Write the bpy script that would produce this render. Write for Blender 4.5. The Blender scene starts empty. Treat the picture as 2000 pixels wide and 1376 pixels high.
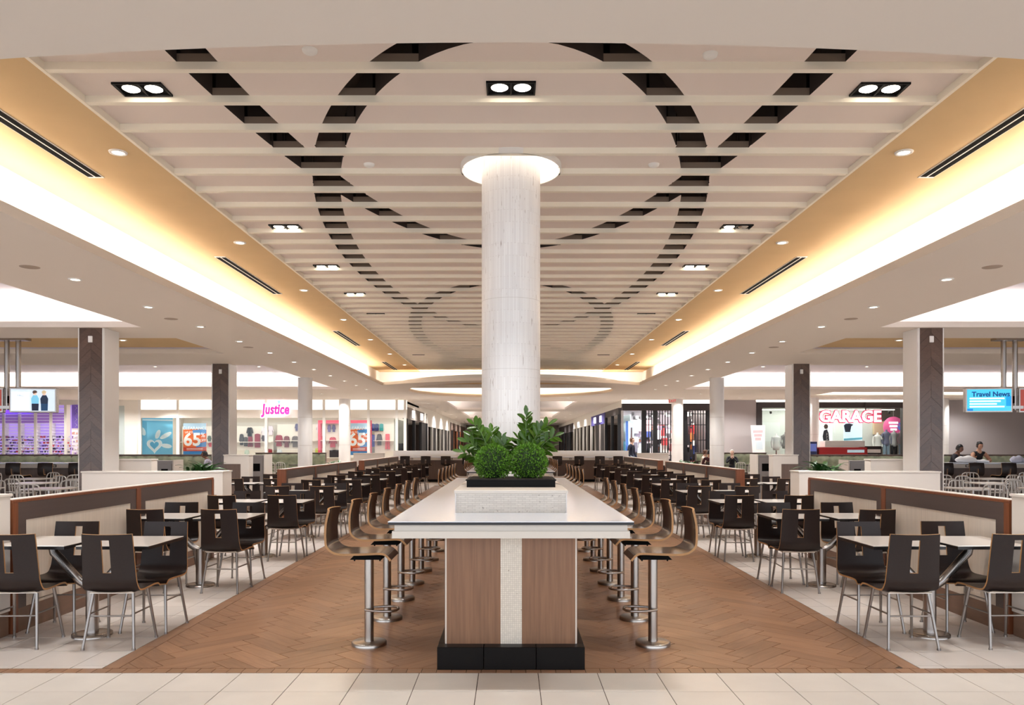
import bpy, bmesh, math, random
from math import sin, cos, pi, sqrt, radians
from mathutils import Vector, Matrix
random.seed(7)
S = bpy.context.scene
C = S.collection
# ---------------------------------------------------------------- camera
F, CX, CY, H = 1535.0, 998.0, 866.0, 1.6          # focal length and principal point in pixels, eye height
cam = bpy.data.cameras.new('camera')
cam.sensor_width = 36.0
cam.lens = F / 2000.0 * 36.0
cam.shift_x = (1000.0 - CX) / 2000.0
cam.shift_y = (CY - 688.0) / 2000.0
cam.clip_end = 400
co = bpy.data.objects.new('camera', cam)
co.location = (0, 0, H); co.rotation_euler = (pi / 2, 0, 0)
C.objects.link(co); S.camera = co

def at(px, py, Y):
    return Vector(((px - CX) * Y / F, Y, H - (py - CY) * Y / F))

# ---------------------------------------------------------------- world, exposure
S.view_settings.view_transform = 'Standard'
S.view_settings.look = 'None'
S.view_settings.gamma = 1.0
S.view_settings.use_curve_mapping = False
S.view_settings.exposure = 0.0
w = bpy.data.worlds.new('mall_ambient'); S.world = w; w.use_nodes = True
w.node_tree.nodes['Background'].inputs[0].default_value = (0.90, 0.97, 1.06, 1)
w.node_tree.nodes['Background'].inputs[1].default_value = 2.2

COVE = 8.0      # watts per metre of cove strip
ZA, ZB, ZP = 3.6, 4.3, 4.355        # lower ceiling, tan ceiling / beam bottoms, slatted panels
def strip_light(name, a, b, wpm, wid=0.12, up=True, col=(1.0, 0.965, 0.92)):
    a, b = Vector(a), Vector(b)
    l = bpy.data.lights.new(name, 'AREA'); l.shape = 'RECTANGLE'
    L = (b - a).length
    l.size, l.size_y = L, wid; l.energy = wpm * L; l.color = col
    o = bpy.data.objects.new(name, l); C.objects.link(o)
    o.location = (a + b) / 2
    o.rotation_euler = (pi if up else 0, 0, math.atan2((b - a).y, (b - a).x))
    return o
for s in (-1, 1):
    strip_light('cove_strip', (s * 4.68, 4.3, ZA + .14), (s * 4.68, 27.3, ZA + .14), COVE * 1.15).rotation_euler = (pi + s * radians(38), 0, pi / 2)
    o = strip_light('cove_strip', (s * 4.6, 28.8, ZA + .3), (s * .1, 28.8, ZA + .3), COVE * 1.1); o.rotation_euler = (radians(115), 0, 0)
    # outer coffers
    strip_light('cove_strip', (s * 6.2, 13.75, ZA + .14), (s * 22, 13.75, ZA + .14), COVE)
    strip_light('cove_strip', (s * 6.1, 6.0, ZA + .14), (s * 6.1, 13.5, ZA + .14), COVE * .5)
    strip_light('cove_strip', (s * 6.2, 29.25, ZA + .14), (s * 22, 29.25, ZA + .14), COVE)
    strip_light('cove_strip', (s * 6.1, 20.0, ZA + .14), (s * 6.1, 29.0, ZA + .14), COVE * .5)
    strip_light('cove_strip', (s * 3.4, 37.0, ZA + .14), (s * 3.4, 46.0, ZA + .14), COVE * 1.5)
    strip_light('cove_strip', (s * 3.4, 49.0, ZA + .14), (s * 3.4, 60.0, ZA + .14), COVE * 1.5)
    strip_light('cove_strip', (s * 3.4, 63.0, ZA + .14), (s * 3.4, 76.0, ZA + .14), COVE * 1.5)
strip_light('cove_strip', (12.8, 34.2, ZA + .14), (22, 34.2, ZA + .14), COVE)
for k in range(24):
    t0, t1 = 2 * pi * k / 24, 2 * pi * (k + 1) / 24
    if sin(t0) + sin(t1) > -.1: strip_light('cove_strip', (4.02 * cos(t0), 29.85 + 4.43 * sin(t0), ZA + .14), (4.02 * cos(t1), 29.85 + 4.43 * sin(t1), ZA + .14), COVE * .9)
for x, y, sx, sy, p in ((-11, 38.2, 11, 3, 250), (-20.5, 38.2, 5, 3, 160), (7.2, 38.5, 3.6, 3.5, 520), (14.8, 37.4, 6, 1.6, 130),
                        (-6.2, 56, 1.6, 24, 700), (6.5, 56, 1.6, 24, 900), (-5.2, 42, .5, 9, 160), (5.5, 42, .5, 9, 200)):
    l = bpy.data.lights.new('store_light', 'AREA'); l.shape = 'RECTANGLE'; l.size, l.size_y = sx, sy
    l.energy = p; l.color = (1.0, .95, .9)
    o = bpy.data.objects.new('store_light', l); C.objects.link(o); o.location = (x, y, 3.36)

# ---------------------------------------------------------------- materials
def lin(c):
    return tuple((v / 255 / 12.92) if v / 255 <= .04045 else ((v / 255 + .055) / 1.055) ** 2.4 for v in c) + (1,)
M = {}
def mat(name, rgb, rough=.5, metal=0, var=0, scale=8, stretch=(1, 1, 1), bump=0, island=0, rnd=0, emit=0, coat=0, rgb2=None, detail=4):
    m = bpy.data.materials.new(name); m.use_nodes = True
    nt = m.node_tree; b = nt.nodes['Principled BSDF']
    b.inputs['Roughness'].default_value = rough; b.inputs['Metallic'].default_value = metal
    b.inputs['Coat Weight'].default_value = coat
    c = lin(rgb); b.inputs['Base Color'].default_value = c
    if emit:
        b.inputs['Emission Color'].default_value = c; b.inputs['Emission Strength'].default_value = emit
    out = None
    if var or bump or rgb2:
        tc = nt.nodes.new('ShaderNodeTexCoord'); mp = nt.nodes.new('ShaderNodeMapping')
        mp.inputs['Scale'].default_value = stretch
        nz = nt.nodes.new('ShaderNodeTexNoise'); nz.inputs['Scale'].default_value = scale; nz.inputs['Detail'].default_value = detail
        nt.links.new(tc.outputs['Object'], mp.inputs[0])
        vec = mp.outputs[0]
        if rnd:
            oi = nt.nodes.new('ShaderNodeObjectInfo'); ad = nt.nodes.new('ShaderNodeVectorMath'); ad.operation = 'ADD'
            ml = nt.nodes.new('ShaderNodeMath'); ml.operation = 'MULTIPLY'; ml.inputs[1].default_value = 37.0
            nt.links.new(oi.outputs['Random'], ml.inputs[0]); nt.links.new(vec, ad.inputs[0]); nt.links.new(ml.outputs[0], ad.inputs[1])
            vec = ad.outputs[0]
        nt.links.new(vec, nz.inputs['Vector'])
        mx = nt.nodes.new('ShaderNodeMix'); mx.data_type = 'RGBA'
        mr = nt.nodes.new('ShaderNodeMapRange'); mr.inputs[1].default_value = .3; mr.inputs[2].default_value = .7
        nt.links.new(nz.outputs[0], mr.inputs[0]); nt.links.new(mr.outputs[0], mx.inputs[0])
        c2 = lin(rgb2) if rgb2 else tuple(min(1, v * (1 + var)) for v in c[:3]) + (1,)
        c1 = c if rgb2 else tuple(v * (1 - var) for v in c[:3]) + (1,)
        mx.inputs[6].default_value = c1; mx.inputs[7].default_value = c2
        out = mx.outputs[2]
        if bump:
            bp = nt.nodes.new('ShaderNodeBump'); bp.inputs['Strength'].default_value = bump; bp.inputs['Distance'].default_value = .01
            nt.links.new(nz.outputs[0], bp.inputs['Height']); nt.links.new(bp.outputs[0], b.inputs['Normal'])
    if island or rnd:
        hs = nt.nodes.new('ShaderNodeHueSaturation')
        if out: nt.links.new(out, hs.inputs['Color'])
        else: hs.inputs['Color'].default_value = c
        g = nt.nodes.new('ShaderNodeNewGeometry') if island else nt.nodes.new('ShaderNodeObjectInfo')
        a = island or rnd
        mr2 = nt.nodes.new('ShaderNodeMapRange'); mr2.inputs[3].default_value = 1 - a; mr2.inputs[4].default_value = 1 + a
        nt.links.new(g.outputs['Random Per Island' if island else 'Random'], mr2.inputs[0])
        nt.links.new(mr2.outputs[0], hs.inputs['Value']); out = hs.outputs[0]
    if out: nt.links.new(out, b.inputs['Base Color'])
    M[name] = m
    return m

def brick_mat(name, c1, c2, cm, bw, rh, mortar, rough=.4, cyl=False, swap=False, off=.5, bump=.3, speck=None, floor=False):
    m = bpy.data.materials.new(name); m.use_nodes = True
    nt = m.node_tree; b = nt.nodes['Principled BSDF']; b.inputs['Roughness'].default_value = rough
    N, L = nt.nodes.new, nt.links.new
    tc = N('ShaderNodeTexCoord'); sp = N('ShaderNodeSeparateXYZ'); L(tc.outputs['Object'], sp.inputs[0])
    cb = N('ShaderNodeCombineXYZ')
    if cyl:
        a = N('ShaderNodeMath'); a.operation = 'ARCTAN2'; L(sp.outputs[1], a.inputs[0]); L(sp.outputs[0], a.inputs[1])
        r = N('ShaderNodeMath'); r.operation = 'MULTIPLY'; r.inputs[1].default_value = cyl; L(a.outputs[0], r.inputs[0]); h = r.outputs[0]
    else:
        a = N('ShaderNodeMath'); a.operation = 'ADD'; L(sp.outputs[0], a.inputs[0])
        if floor: a.inputs[1].default_value = 0
        else: L(sp.outputs[1], a.inputs[1])
        h = a.outputs[0]
    v = sp.outputs[1] if floor else sp.outputs[2]
    L(v if swap else h, cb.inputs[0]); L(h if swap else v, cb.inputs[1])
    br = N('ShaderNodeTexBrick'); L(cb.outputs[0], br.inputs['Vector'])
    br.offset = off
    for k, vv in (('Color1', lin(c1)), ('Color2', lin(c2)), ('Mortar', lin(cm)), ('Scale', 1.0), ('Mortar Size', mortar), ('Brick Width', bw), ('Row Height', rh), ('Mortar Smooth', .1), ('Bias', 0.0)):
        br.inputs[k].default_value = vv
    out = br.outputs[0]
    if speck:
        nz = N('ShaderNodeTexNoise'); nz.inputs['Scale'].default_value = speck[0]; nz.inputs['Detail'].default_value = 3
        mp = N('ShaderNodeMapping'); mp.inputs['Scale'].default_value = speck[3]; L(tc.outputs['Object'], mp.inputs[0]); L(mp.outputs[0], nz.inputs['Vector'])
        mr = N('ShaderNodeMapRange'); mr.inputs[1].default_value = speck[1]; mr.inputs[2].default_value = speck[1] + .06
        L(nz.outputs[0], mr.inputs[0]); mx = N('ShaderNodeMix'); mx.data_type = 'RGBA'; L(mr.outputs[0], mx.inputs[0]); L(out, mx.inputs[6])
        mx.inputs[7].default_value = lin(speck[2]); out = mx.outputs[2]
    L(out, b.inputs['Base Color'])
    bp = N('ShaderNodeBump'); bp.inputs['Strength'].default_value = bump; bp.inputs['Distance'].default_value = .004; bp.invert = True
    L(br.outputs['Fac'], bp.inputs['Height']); L(bp.outputs[0], b.inputs['Normal'])
    M[name] = m
    return m

mat('paint_beige', (228, 217, 205), .9)
mat('paint_tan', (208, 176, 130), .85, var=.03, scale=2)
mat('paint_white', (236, 230, 222), .85)
mat('paint_lilac', (216, 208, 214), .85)
mat('panel_beige', (232, 217, 206), .85, rnd=.02)
mat('beam_cream', (242, 232, 214), .8)
mat('plenum_dark', (52, 38, 30), .9)
mat('tile_cream', (228, 221, 213), .28, var=.04, scale=3, rnd=.03)
mat('tile_grey', (214, 205, 199), .3, var=.04, scale=3, rnd=.04)
brick_mat('tile_far', (206, 193, 182), (198, 186, 176), (150, 138, 128), .414, .414, .004, .3, off=0, floor=True)
mat('grout', (84, 70, 60), .9)
mat('wood_tile', (154, 117, 90), .32, var=.13, scale=3, stretch=(1, 1, 1), island=.15)
mat('chair_dark', (40, 28, 25), .36, var=.16, scale=6, stretch=(1, 60, 60))
M['chair_dark'].node_tree.nodes['Principled BSDF'].inputs['Specular IOR Level'].default_value = .35
mat('ply_edge', (184, 138, 90), .5, var=.15, scale=10, stretch=(1, 1, 30))
mat('stool_dark', (60, 44, 38), .2, var=.12, scale=6, stretch=(60, 2, 60))
mat('steel', (178, 172, 168), .27, 1.0)
mat('steel_brushed', (190, 184, 178), .3, 1.0, var=.06, scale=4, stretch=(1, 1, .1))
mat('steel_leg', (158, 152, 148), .35, .9)
mat('steel_dark', (140, 132, 128), .42, .8)
mat('aluminium', (206, 203, 200), .35, .85)
mat('black_metal', (12, 11, 11), .5)
mat('quartz', (238, 244, 255), .1, var=.01, scale=30)
mat('table_white', (222, 216, 210), .22)
mat('black_edge', (28, 24, 24), .3)
mat('apron_cream', (228, 219, 208), .45)
mat('laminate', (138, 99, 72), .38, var=.17, scale=5, stretch=(12, 12, .5), detail=8)
mat('laminate_dark', (104, 84, 74), .4, var=.12, scale=4, stretch=(12, 12, .5))
mat('rail_dark', (86, 72, 68), .4, var=.06, scale=4, stretch=(1, .3, 8))
mat('inset_cream', (226, 214, 200), .45, var=.06, scale=4, stretch=(14, 14, .5))
mat('edge_wood', (126, 72, 44), .35, var=.2, scale=5, stretch=(10, 10, .6))
mat('base_brown', (126, 96, 78), .45, var=.1, scale=4, stretch=(1, 1, 6))
mat('plinth_black', (17, 13, 12), .35)
for k_ in ('plinth_black', 'black_metal'): M[k_].node_tree.nodes['Principled BSDF'].inputs['Specular IOR Level'].default_value = .15
mat('beam_shade_brown', (128, 108, 92), .9)  # upper beam parts: shade inside the openings put into the colour
mat('white_lam', (232, 224, 216), .4)
mat('chevron', (98, 77, 66), .2, var=.1, scale=6, stretch=(3, 3, 10), rnd=.18)
mat('column_white', (240, 236, 233), .25)
brick_mat('column_tile', (248, 246, 245), (238, 235, 234), (216, 210, 208), .32, .017, .0012, .35, cyl=.29, swap=True, off=.37, bump=.5,
          speck=(7, .66, (190, 180, 175), (9, 9, 1)))
brick_mat('mosaic', (228, 220, 210), (214, 206, 196), (196, 186, 176), .055, .0145, .0015, .4, off=.4, bump=.4, speck=(26, .66, (150, 138, 128), (1, 1, 1.6)))
brick_mat('mosaic_sq', (238, 228, 214), (226, 216, 202), (206, 194, 180), .0145, .0145, .0012, .4, off=.0, bump=.4, speck=(36, .68, (170, 150, 130), (1, 1, 1)))
mat('leaf_box', (92, 140, 34), .5, island=.45)
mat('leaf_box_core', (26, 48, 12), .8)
mat('leaf_zz', (60, 94, 16), .3, var=.2, scale=6, rnd=.25)
mat('leaf_broad', (54, 96, 44), .35, var=.2, scale=6, rnd=.3)
mat('stem_green', (86, 120, 58), .5)
mat('soil', (48, 36, 28), .9)
mat('lamp_white', (255, 244, 226), .5, emit=14)
mat('ring_glow', (255, 246, 234), .5, emit=5)
mat('led_slot', (255, 244, 230), .5, emit=5)
mat('trim_white', (238, 234, 228), .5)
mat('slot_black', (8, 7, 7), .9); M['slot_black'].node_tree.nodes['Principled BSDF'].inputs['Specular IOR Level'].default_value = .1
mat('banquette', (152, 154, 126), .6, var=.3, scale=5, rgb2=(110, 116, 96))
mat('store_white', (240, 234, 224), .7)
mat('store_grey', (176, 168, 168), .8)
mat('store_mint', (214, 222, 216), .8)
mat('store_dark', (58, 50, 50), .5)
mat('store_black', (20, 18, 20), .4)
mat('header_glow', (255, 248, 234), .6, emit=1.7)
mat('skin_warm', (196, 146, 118), .55); mat('skin_deep', (120, 80, 62), .55); mat('skin_pale', (222, 184, 164), .55)
mat('hair_black', (22, 18, 18), .5); mat('hair_brown', (88, 54, 36), .5); mat('hair_grey', (206, 198, 190), .6)
def glass():
    m = bpy.data.materials.new('glass'); m.use_nodes = True
    nt = m.node_tree; nt.nodes.remove(nt.nodes['Principled BSDF'])
    t = nt.nodes.new('ShaderNodeBsdfTransparent'); t.inputs[0].default_value = (.93, .96, .95, 1)
    g = nt.nodes.new('ShaderNodeBsdfGlossy'); g.inputs['Roughness'].default_value = .02
    fr = nt.nodes.new('ShaderNodeFresnel'); fr.inputs[0].default_value = 1.45
    mx = nt.nodes.new('ShaderNodeMixShader')
    nt.links.new(fr.outputs[0], mx.inputs[0]); nt.links.new(t.outputs[0], mx.inputs[1]); nt.links.new(g.outputs[0], mx.inputs[2])
    nt.links.new(mx.outputs[0], nt.nodes['Material Output'].inputs[0])
    M['glass'] = m
glass()
_cm = {}
def colm(rgb, rough=.75, emit=0, metal=0):
    k = (rgb, rough, emit, metal)
    if k not in _cm: _cm[k] = mat('colour_%d_%d_%d_%d' % (rgb + (len(_cm),)), rgb, rough, metal, emit=emit)
    return _cm[k]
def getm(m):
    return M[m] if isinstance(m, str) else m

# ---------------------------------------------------------------- mesh builder
class MB:
    def __init__(s): s.v, s.f, s.m, s.sm = [], [], [], []
    def add(s, vs, fs, mi=0, smooth=False):
        o = len(s.v); s.v += [tuple(v) for v in vs]
        for f in fs: s.f.append(tuple(i + o for i in f)); s.m.append(mi); s.sm.append(smooth)
        return s
    def box(s, x0, x1, y0, y1, z0, z1, mi=0):
        vs = [(x, y, z) for z in (z0, z1) for y in (y0, y1) for x in (x0, x1)]
        return s.add(vs, [(0, 2, 3, 1), (4, 5, 7, 6), (0, 1, 5, 4), (2, 6, 7, 3), (0, 4, 6, 2), (1, 3, 7, 5)], mi)
    def bbox(s, x0, x1, y0, y1, z0, z1, b=.004, mi=0):      # box with chamfered vertical and top edges
        def ring(d, z): return [(x0 + d, y0, z), (x1 - d, y0, z), (x1, y0 + d, z), (x1, y1 - d, z), (x1 - d, y1, z), (x0 + d, y1, z), (x0, y1 - d, z), (x0, y0 + d, z)]
        r = ring(b, z0 + b) + ring(b, z1 - b)
        o = [tuple(v) for v in r]
        fs = [(i, (i + 1) % 8, 8 + (i + 1) % 8, 8 + i) for i in range(8)]
        t = [(x0 + b, y0 + b, z1), (x1 - b, y0 + b, z1), (x1 - b, y1 - b, z1), (x0 + b, y1 - b, z1)]
        u = [(p[0], p[1], z0) for p in t]
        o += t + u
        fs += [(16, 17, 18, 19), (23, 22, 21, 20)]
        for k, (a, c) in enumerate(((0, 1), (2, 3), (4, 5), (6, 7))):
            fs += [(8 + a, 8 + c, 16 + (k + 1) % 4, 16 + k), (c, a, 20 + k, 20 + (k + 1) % 4)]
            d = (c + 1) % 8
            fs += [(8 + c, 8 + d, 16 + (k + 1) % 4), (d, c, 20 + (k + 1) % 4)]
        return s.add(o, fs, mi)
    def cyl(s, x, y, z0, z1, r, n=16, r2=None, mi=0, cap=True, smooth=True):
        r2 = r if r2 is None else r2
        vs = [(x + r * cos(2 * pi * i / n), y + r * sin(2 * pi * i / n), z0) for i in range(n)] + [(x + r2 * cos(2 * pi * i / n), y + r2 * sin(2 * pi * i / n), z1) for i in range(n)]
        s.add(vs, [(i, (i + 1) % n, n + (i + 1) % n, n + i) for i in range(n)], mi, smooth)
        if cap:
            s.add(vs[n:], [tuple(range(n))], mi); s.add(vs[:n], [tuple(range(n))[::-1]], mi)
        return s
    def lathe(s, prof, n=20, mi=0, x=0, y=0, smooth=True):
        vs = [(x + r * cos(2 * pi * i / n), y + r * sin(2 * pi * i / n), z) for r, z in prof for i in range(n)]
        fs = [(k * n + i, k * n + (i + 1) % n, (k + 1) * n + (i + 1) % n, (k + 1) * n + i) for k in range(len(prof) - 1) for i in range(n)]
        return s.add(vs, fs, mi, smooth)
    def tube(s, pts, r, n=8, mi=0, closed=False, cap=True):
        pts = [Vector(p) for p in pts]; k = len(pts); vs = []
        rr = r if isinstance(r, (list, tuple)) else [r] * k
        up = None
        for i, p in enumerate(pts):
            a = pts[(i - 1) % k] if (closed or i) else p; b = pts[(i + 1) % k] if (closed or i < k - 1) else p
            d = (b - a).normalized()
            if up is None: up = Vector((0, 0, 1)) if abs(d.z) < .9 else Vector((1, 0, 0))
            u = (up - d * up.dot(d)).normalized(); up = u; w_ = d.cross(u)
            vs += [p + (u * cos(2 * pi * j / n) + w_ * sin(2 * pi * j / n)) * rr[i] for j in range(n)]
        m = k if closed else k - 1
        fs = [(i * n + j, i * n + (j + 1) % n, ((i + 1) % k) * n + (j + 1) % n, ((i + 1) % k) * n + j) for i in range(m) for j in range(n)]
        s.add(vs, fs, mi, True)
        if cap and not closed:
            s.add(vs[:n], [tuple(range(n))[::-1]], mi); s.add(vs[-n:], [tuple(range(n))], mi)
        return s
    def prism(s, poly, y0, y1, mi=0):           # polygon in XZ extruded along Y
        n = len(poly)
        vs = [(x, y0, z) for x, z in poly] + [(x, y1, z) for x, z in poly]
        return s.add(vs, [tuple(range(n)), tuple(range(n, 2 * n))[::-1]] + [(i, n + i, n + (i + 1) % n, (i + 1) % n) for i in range(n)], mi)
    def zprism(s, poly, z0, z1, mi=0):          # polygon in XY extruded along Z
        n = len(poly)
        vs = [(x, y, z0) for x, y in poly] + [(x, y, z1) for x, y in poly]
        return s.add(vs, [tuple(range(n))[::-1], tuple(range(n, 2 * n))] + [(i, (i + 1) % n, n + (i + 1) % n, n + i) for i in range(n)], mi)
    def ball(s, c, r, n=10, k=7, mi=0, sc=(1, 1, 1)):
        vs, fs = [], []
        for j in range(k + 1):
            t = pi * j / k
            for i in range(n):
                p = 2 * pi * i / n
                vs.append((c[0] + r * sc[0] * sin(t) * cos(p), c[1] + r * sc[1] * sin(t) * sin(p), c[2] + r * sc[2] * cos(t)))
        fs = [(j * n + i, (j + 1) * n + i, (j + 1) * n + (i + 1) % n, j * n + (i + 1) % n) for j in range(k) for i in range(n)]
        return s.add(vs, fs, mi, True)
    def mesh(s, name, mats):
        me = bpy.data.meshes.new(name); me.from_pydata(s.v, [], s.f)
        for m in (mats if isinstance(mats, (list, tuple)) else [mats]): me.materials.append(getm(m))
        me.polygons.foreach_set('material_index', s.m); me.polygons.foreach_set('use_smooth', s.sm)
        me.update(); return me
    def build(s, name, mats, parent=None, loc=(0, 0, 0), rz=0):
        return put(name, s.mesh(name, mats), parent, loc, rz)
def put(name, me, parent=None, loc=(0, 0, 0), rz=0):
    o = bpy.data.objects.new(name, me); C.objects.link(o)
    o.parent = parent; o.location = loc; o.rotation_euler = (0, 0, rz)
    return o
def tag(o, label=None, cat=None, group=None, kind=None):
    if label: o['label'] = label
    if cat: o['category'] = cat
    if group: o['group'] = group
    if kind: o['kind'] = kind
    return o
def thing(name, label, cat, loc=(0, 0, 0), rz=0, group=None, kind=None):
    o = bpy.data.objects.new(name, None); C.objects.link(o)
    o.empty_display_size = .1
    o.location = loc; o.rotation_euler = (0, 0, rz)
    return tag(o, label, cat, group, kind)
def dup(root, loc, rz=0, label=None, group=None, sc=None):
    r = root.copy(); C.objects.link(r); r.location = loc; r.rotation_euler = (0, 0, rz)
    if sc: r.scale = sc
    if label: r['label'] = label
    if group: r['group'] = group
    for ch in root.children:
        c = ch.copy(); C.objects.link(c); c.parent = r
        for g in ch.children:
            d = g.copy(); C.objects.link(d); d.parent = c
    return r
ORD = 'first second third fourth fifth sixth seventh eighth ninth tenth eleventh twelfth thirteenth fourteenth fifteenth sixteenth seventeenth eighteenth nineteenth twentieth'.split()
SIDE = {-1: 'left', 1: 'right'}
# ================================================================ FLOOR
mat('wood_plank', (158, 120, 93), .3, var=.14, scale=3, stretch=(1.5, 14, 1), rnd=.15)
floor = MB().box(-27, 27, -2, 84, -.25, -.006).build('floor', 'tile_far')
tag(floor, 'pale square tiled floor running under the whole food court', 'floor', kind='structure')
bed = MB().box(-7, 7, 2.6, 5.49, -.006, -.004).box(-4.3, 4.3, 5.49, 30, -.006, -.004).build('grout_bed', 'grout', floor)

def piece_mesh(poly, name, m, g=.0028):
    n = len(poly)
    c = (sum(p[0] for p in poly) / n, sum(p[1] for p in poly) / n)
    q = []
    for p in poly:
        d = Vector((p[0] - c[0], p[1] - c[1])); l = d.length
        q.append((p[0] - d.x / l * g * 1.4, p[1] - d.y / l * g * 1.4))
    vs = [(x, y, 0) for x, y in q] + [(x, y, -.005) for x, y in q]
    mb = MB().add(vs, [tuple(range(n))] + [(i, n + i, n + (i + 1) % n, (i + 1) % n) for i in range(n)])
    return mb.mesh(name, m) if m else mb
TS = .414
tile_me = {k: piece_mesh([(0, 0), (TS, 0), (TS, TS), (0, TS)], 'floor_tile', k) for k in ('tile_cream', 'tile_grey')}
def tiles(x0, x1, y0, y1, m, x_anchor, y_anchor, near):
    far = MB(); any_far = False
    ny0 = math.floor((y0 - y_anchor) / TS + 1e-6); ny1 = math.ceil((y1 - y_anchor) / TS - 1e-6)
    nx0 = math.floor((x0 - x_anchor) / TS + 1e-6); nx1 = math.ceil((x1 - x_anchor) / TS - 1e-6)
    for j in range(ny0, ny1):
        for i in range(nx0, nx1):
            a, b = x_anchor + i * TS, y_anchor + j * TS
            r = (max(a, x0), min(a + TS, x1), max(b, y0), min(b + TS, y1))
            if r[1] - r[0] < .012 or r[3] - r[2] < .012: continue
            full = r[1] - r[0] > TS - .001 and r[3] - r[2] > TS - .001
            if near(a, b):
                if full: put('floor_tile', tile_me[m], floor, (a, b, 0))
                else: piece_put([(r[0], r[2]), (r[1], r[2]), (r[1], r[3]), (r[0], r[3])], 'floor_tile', m)
            else:
                mb = piece_mesh([(r[0], r[2]), (r[1], r[2]), (r[1], r[3]), (r[0], r[3])], '', None)
                far.add(mb.v, mb.f); any_far = True
    if any_far: tag(far.build('floor_tiles', m, floor), kind='stuff')
def piece_put(poly, name, m, parent=None):
    c = poly[0]
    return put(name, piece_mesh([(p[0] - c[0], p[1] - c[1]) for p in poly], name, m), parent or floor, (c[0], c[1], 0))
X0T = (935 - CX) * 5.494 / F
tiles(-7, 7, 2.6, 5.488, 'tile_cream', X0T, 5.488, lambda a, b: b > 4.1 and abs(a) < 3.9)
for s in (-1, 1):
    lo, hi = (2.915, 4.26) if s > 0 else (-4.26, -2.915)
    tiles(lo, hi, 5.60, 30, 'tile_grey', X0T + .02 * s, 5.66, lambda a, b: b < 16.0)
# front border of short pieces
bw = .105
bme = piece_mesh([(0, 0), (bw, 0), (bw, .108), (0, .108)], 'border_tile', 'wood_plank')
for i in range(-48, 48): put('border_tile', bme, floor, (i * bw, 5.490, 0))
# long side borders
lme = piece_mesh([(0, 0), (.60, 0), (.60, .115), (0, .115)], 'border_plank', 'wood_plank')
for s in (-1, 1):
    fr = MB()
    for i in range(40):
        if i < 18: put('border_plank', lme, floor, (2.912 * s if s > 0 else -2.797, 5.60 + .6 * i, 0), pi / 2)
        else: fr.add([(2.797 * s, 5.6 + .6 * i, 0), (2.912 * s, 5.6 + .6 * i, 0), (2.912 * s, 6.197 + .6 * i, 0), (2.797 * s, 6.197 + .6 * i, 0)], [(0, 1, 2, 3) if s > 0 else (3, 2, 1, 0)])
    tag(fr.build('border_planks', 'wood_tile', floor), kind='stuff')
# herringbone
PW, PL = .15, 4
def clip(poly, x0, x1, y0, y1):
    for ax, lim, sg in ((0, x0, 1), (0, x1, -1), (1, y0, 1), (1, y1, -1)):
        out = []
        for i, p in enumerate(poly):
            q = poly[i - 1]
            a, b = (q[ax] - lim) * sg, (p[ax] - lim) * sg
            if (a >= 0) != (b >= 0):
                t = a / (a - b); out.append((q[0] + (p[0] - q[0]) * t, q[1] + (p[1] - q[1]) * t))
            if b >= 0: out.append(p)
        poly = out
        if len(poly) < 3: return []
    return poly
R2 = 1 / sqrt(2)
def wxy(a, b): return ((a - b) * R2 * PW + .04, (a + b) * R2 * PW + 5.45)
planks = []
for s_ in range(-8, 9):
    for t in range(-6, 240):
        for v in (0, 1):
            a, b = (t + PL * s_, t - PL * s_) if not v else (t + PL + PL * s_, t + 1 - PL - PL * s_)
            da, db = (PL, 1) if not v else (1, PL)
            full = [wxy(a, b), wxy(a + da, b), wxy(a + da, b + db), wxy(a, b + db)]
            p = clip(full, -2.795, 2.795, 5.60, 29.6)
            if not p: continue
            ar = abs(sum(p[i - 1][0] * p[i][1] - p[i][0] * p[i - 1][1] for i in range(len(p)))) / 2
            if ar < 2e-3: continue
            cy = sum(q[1] for q in p) / len(p); cx = sum(q[0] for q in p) / len(p)
            hid = abs(cx) < .6 and cy > 5.5                # under the long bar
            planks.append((cy + (30 if hid else 0), ar > PW * PW * PL * .99, p, full, v))
planks.sort(key=lambda q: q[0])
pme = piece_mesh([(0, 0), (PW * PL, 0), (PW * PL, PW), (0, PW)], 'plank', 'wood_plank')
far = MB()
for k, (cy, isfull, p, full, v) in enumerate(planks):
    if k < 300:
        o = full[0] if not v else full[1]
        rz = pi / 4 if not v else 3 * pi / 4
        if isfull: put('plank', pme, floor, (o[0], o[1], 0), rz)
        else:
            c, s_ = cos(-rz), sin(-rz)
            loc = [((q[0] - o[0]) * c - (q[1] - o[1]) * s_, (q[0] - o[0]) * s_ + (q[1] - o[1]) * c) for q in p]
            put('plank', piece_mesh(loc, 'plank', 'wood_plank'), floor, (o[0], o[1], 0), rz)
    else:
        mb = piece_mesh(p, '', None); far.add(mb.v, mb.f)
tag(far.build('planks', 'wood_tile', floor), kind='stuff')

# ================================================================ CEILING
cb = MB()
T = .1
def slab(x0, x1, y0, y1): cb.box(x0, x1, y0, y1, ZA, ZA + T)
def yfront(x): return 3.92 + .024 * x * x
def yback(x): return 24.8 + 2.1 * (x / 4.4) ** 2
n = 24
for i in range(n):                                     # curved front edge of the big central opening
    xa, xb = -4.4 + 8.8 * i / n, -4.4 + 8.8 * (i + 1) / n
    cb.add([(xa, -2, ZA), (xb, -2, ZA), (xb, yfront(xb), ZA), (xa, yfront(xa), ZA), (xa, -2, ZA + T), (xb, -2, ZA + T), (xb, yfront(xb), ZA + T), (xa, yfront(xa), ZA + T)],
           [(0, 3, 2, 1), (4, 5, 6, 7), (3, 7, 6, 2)])
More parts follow.
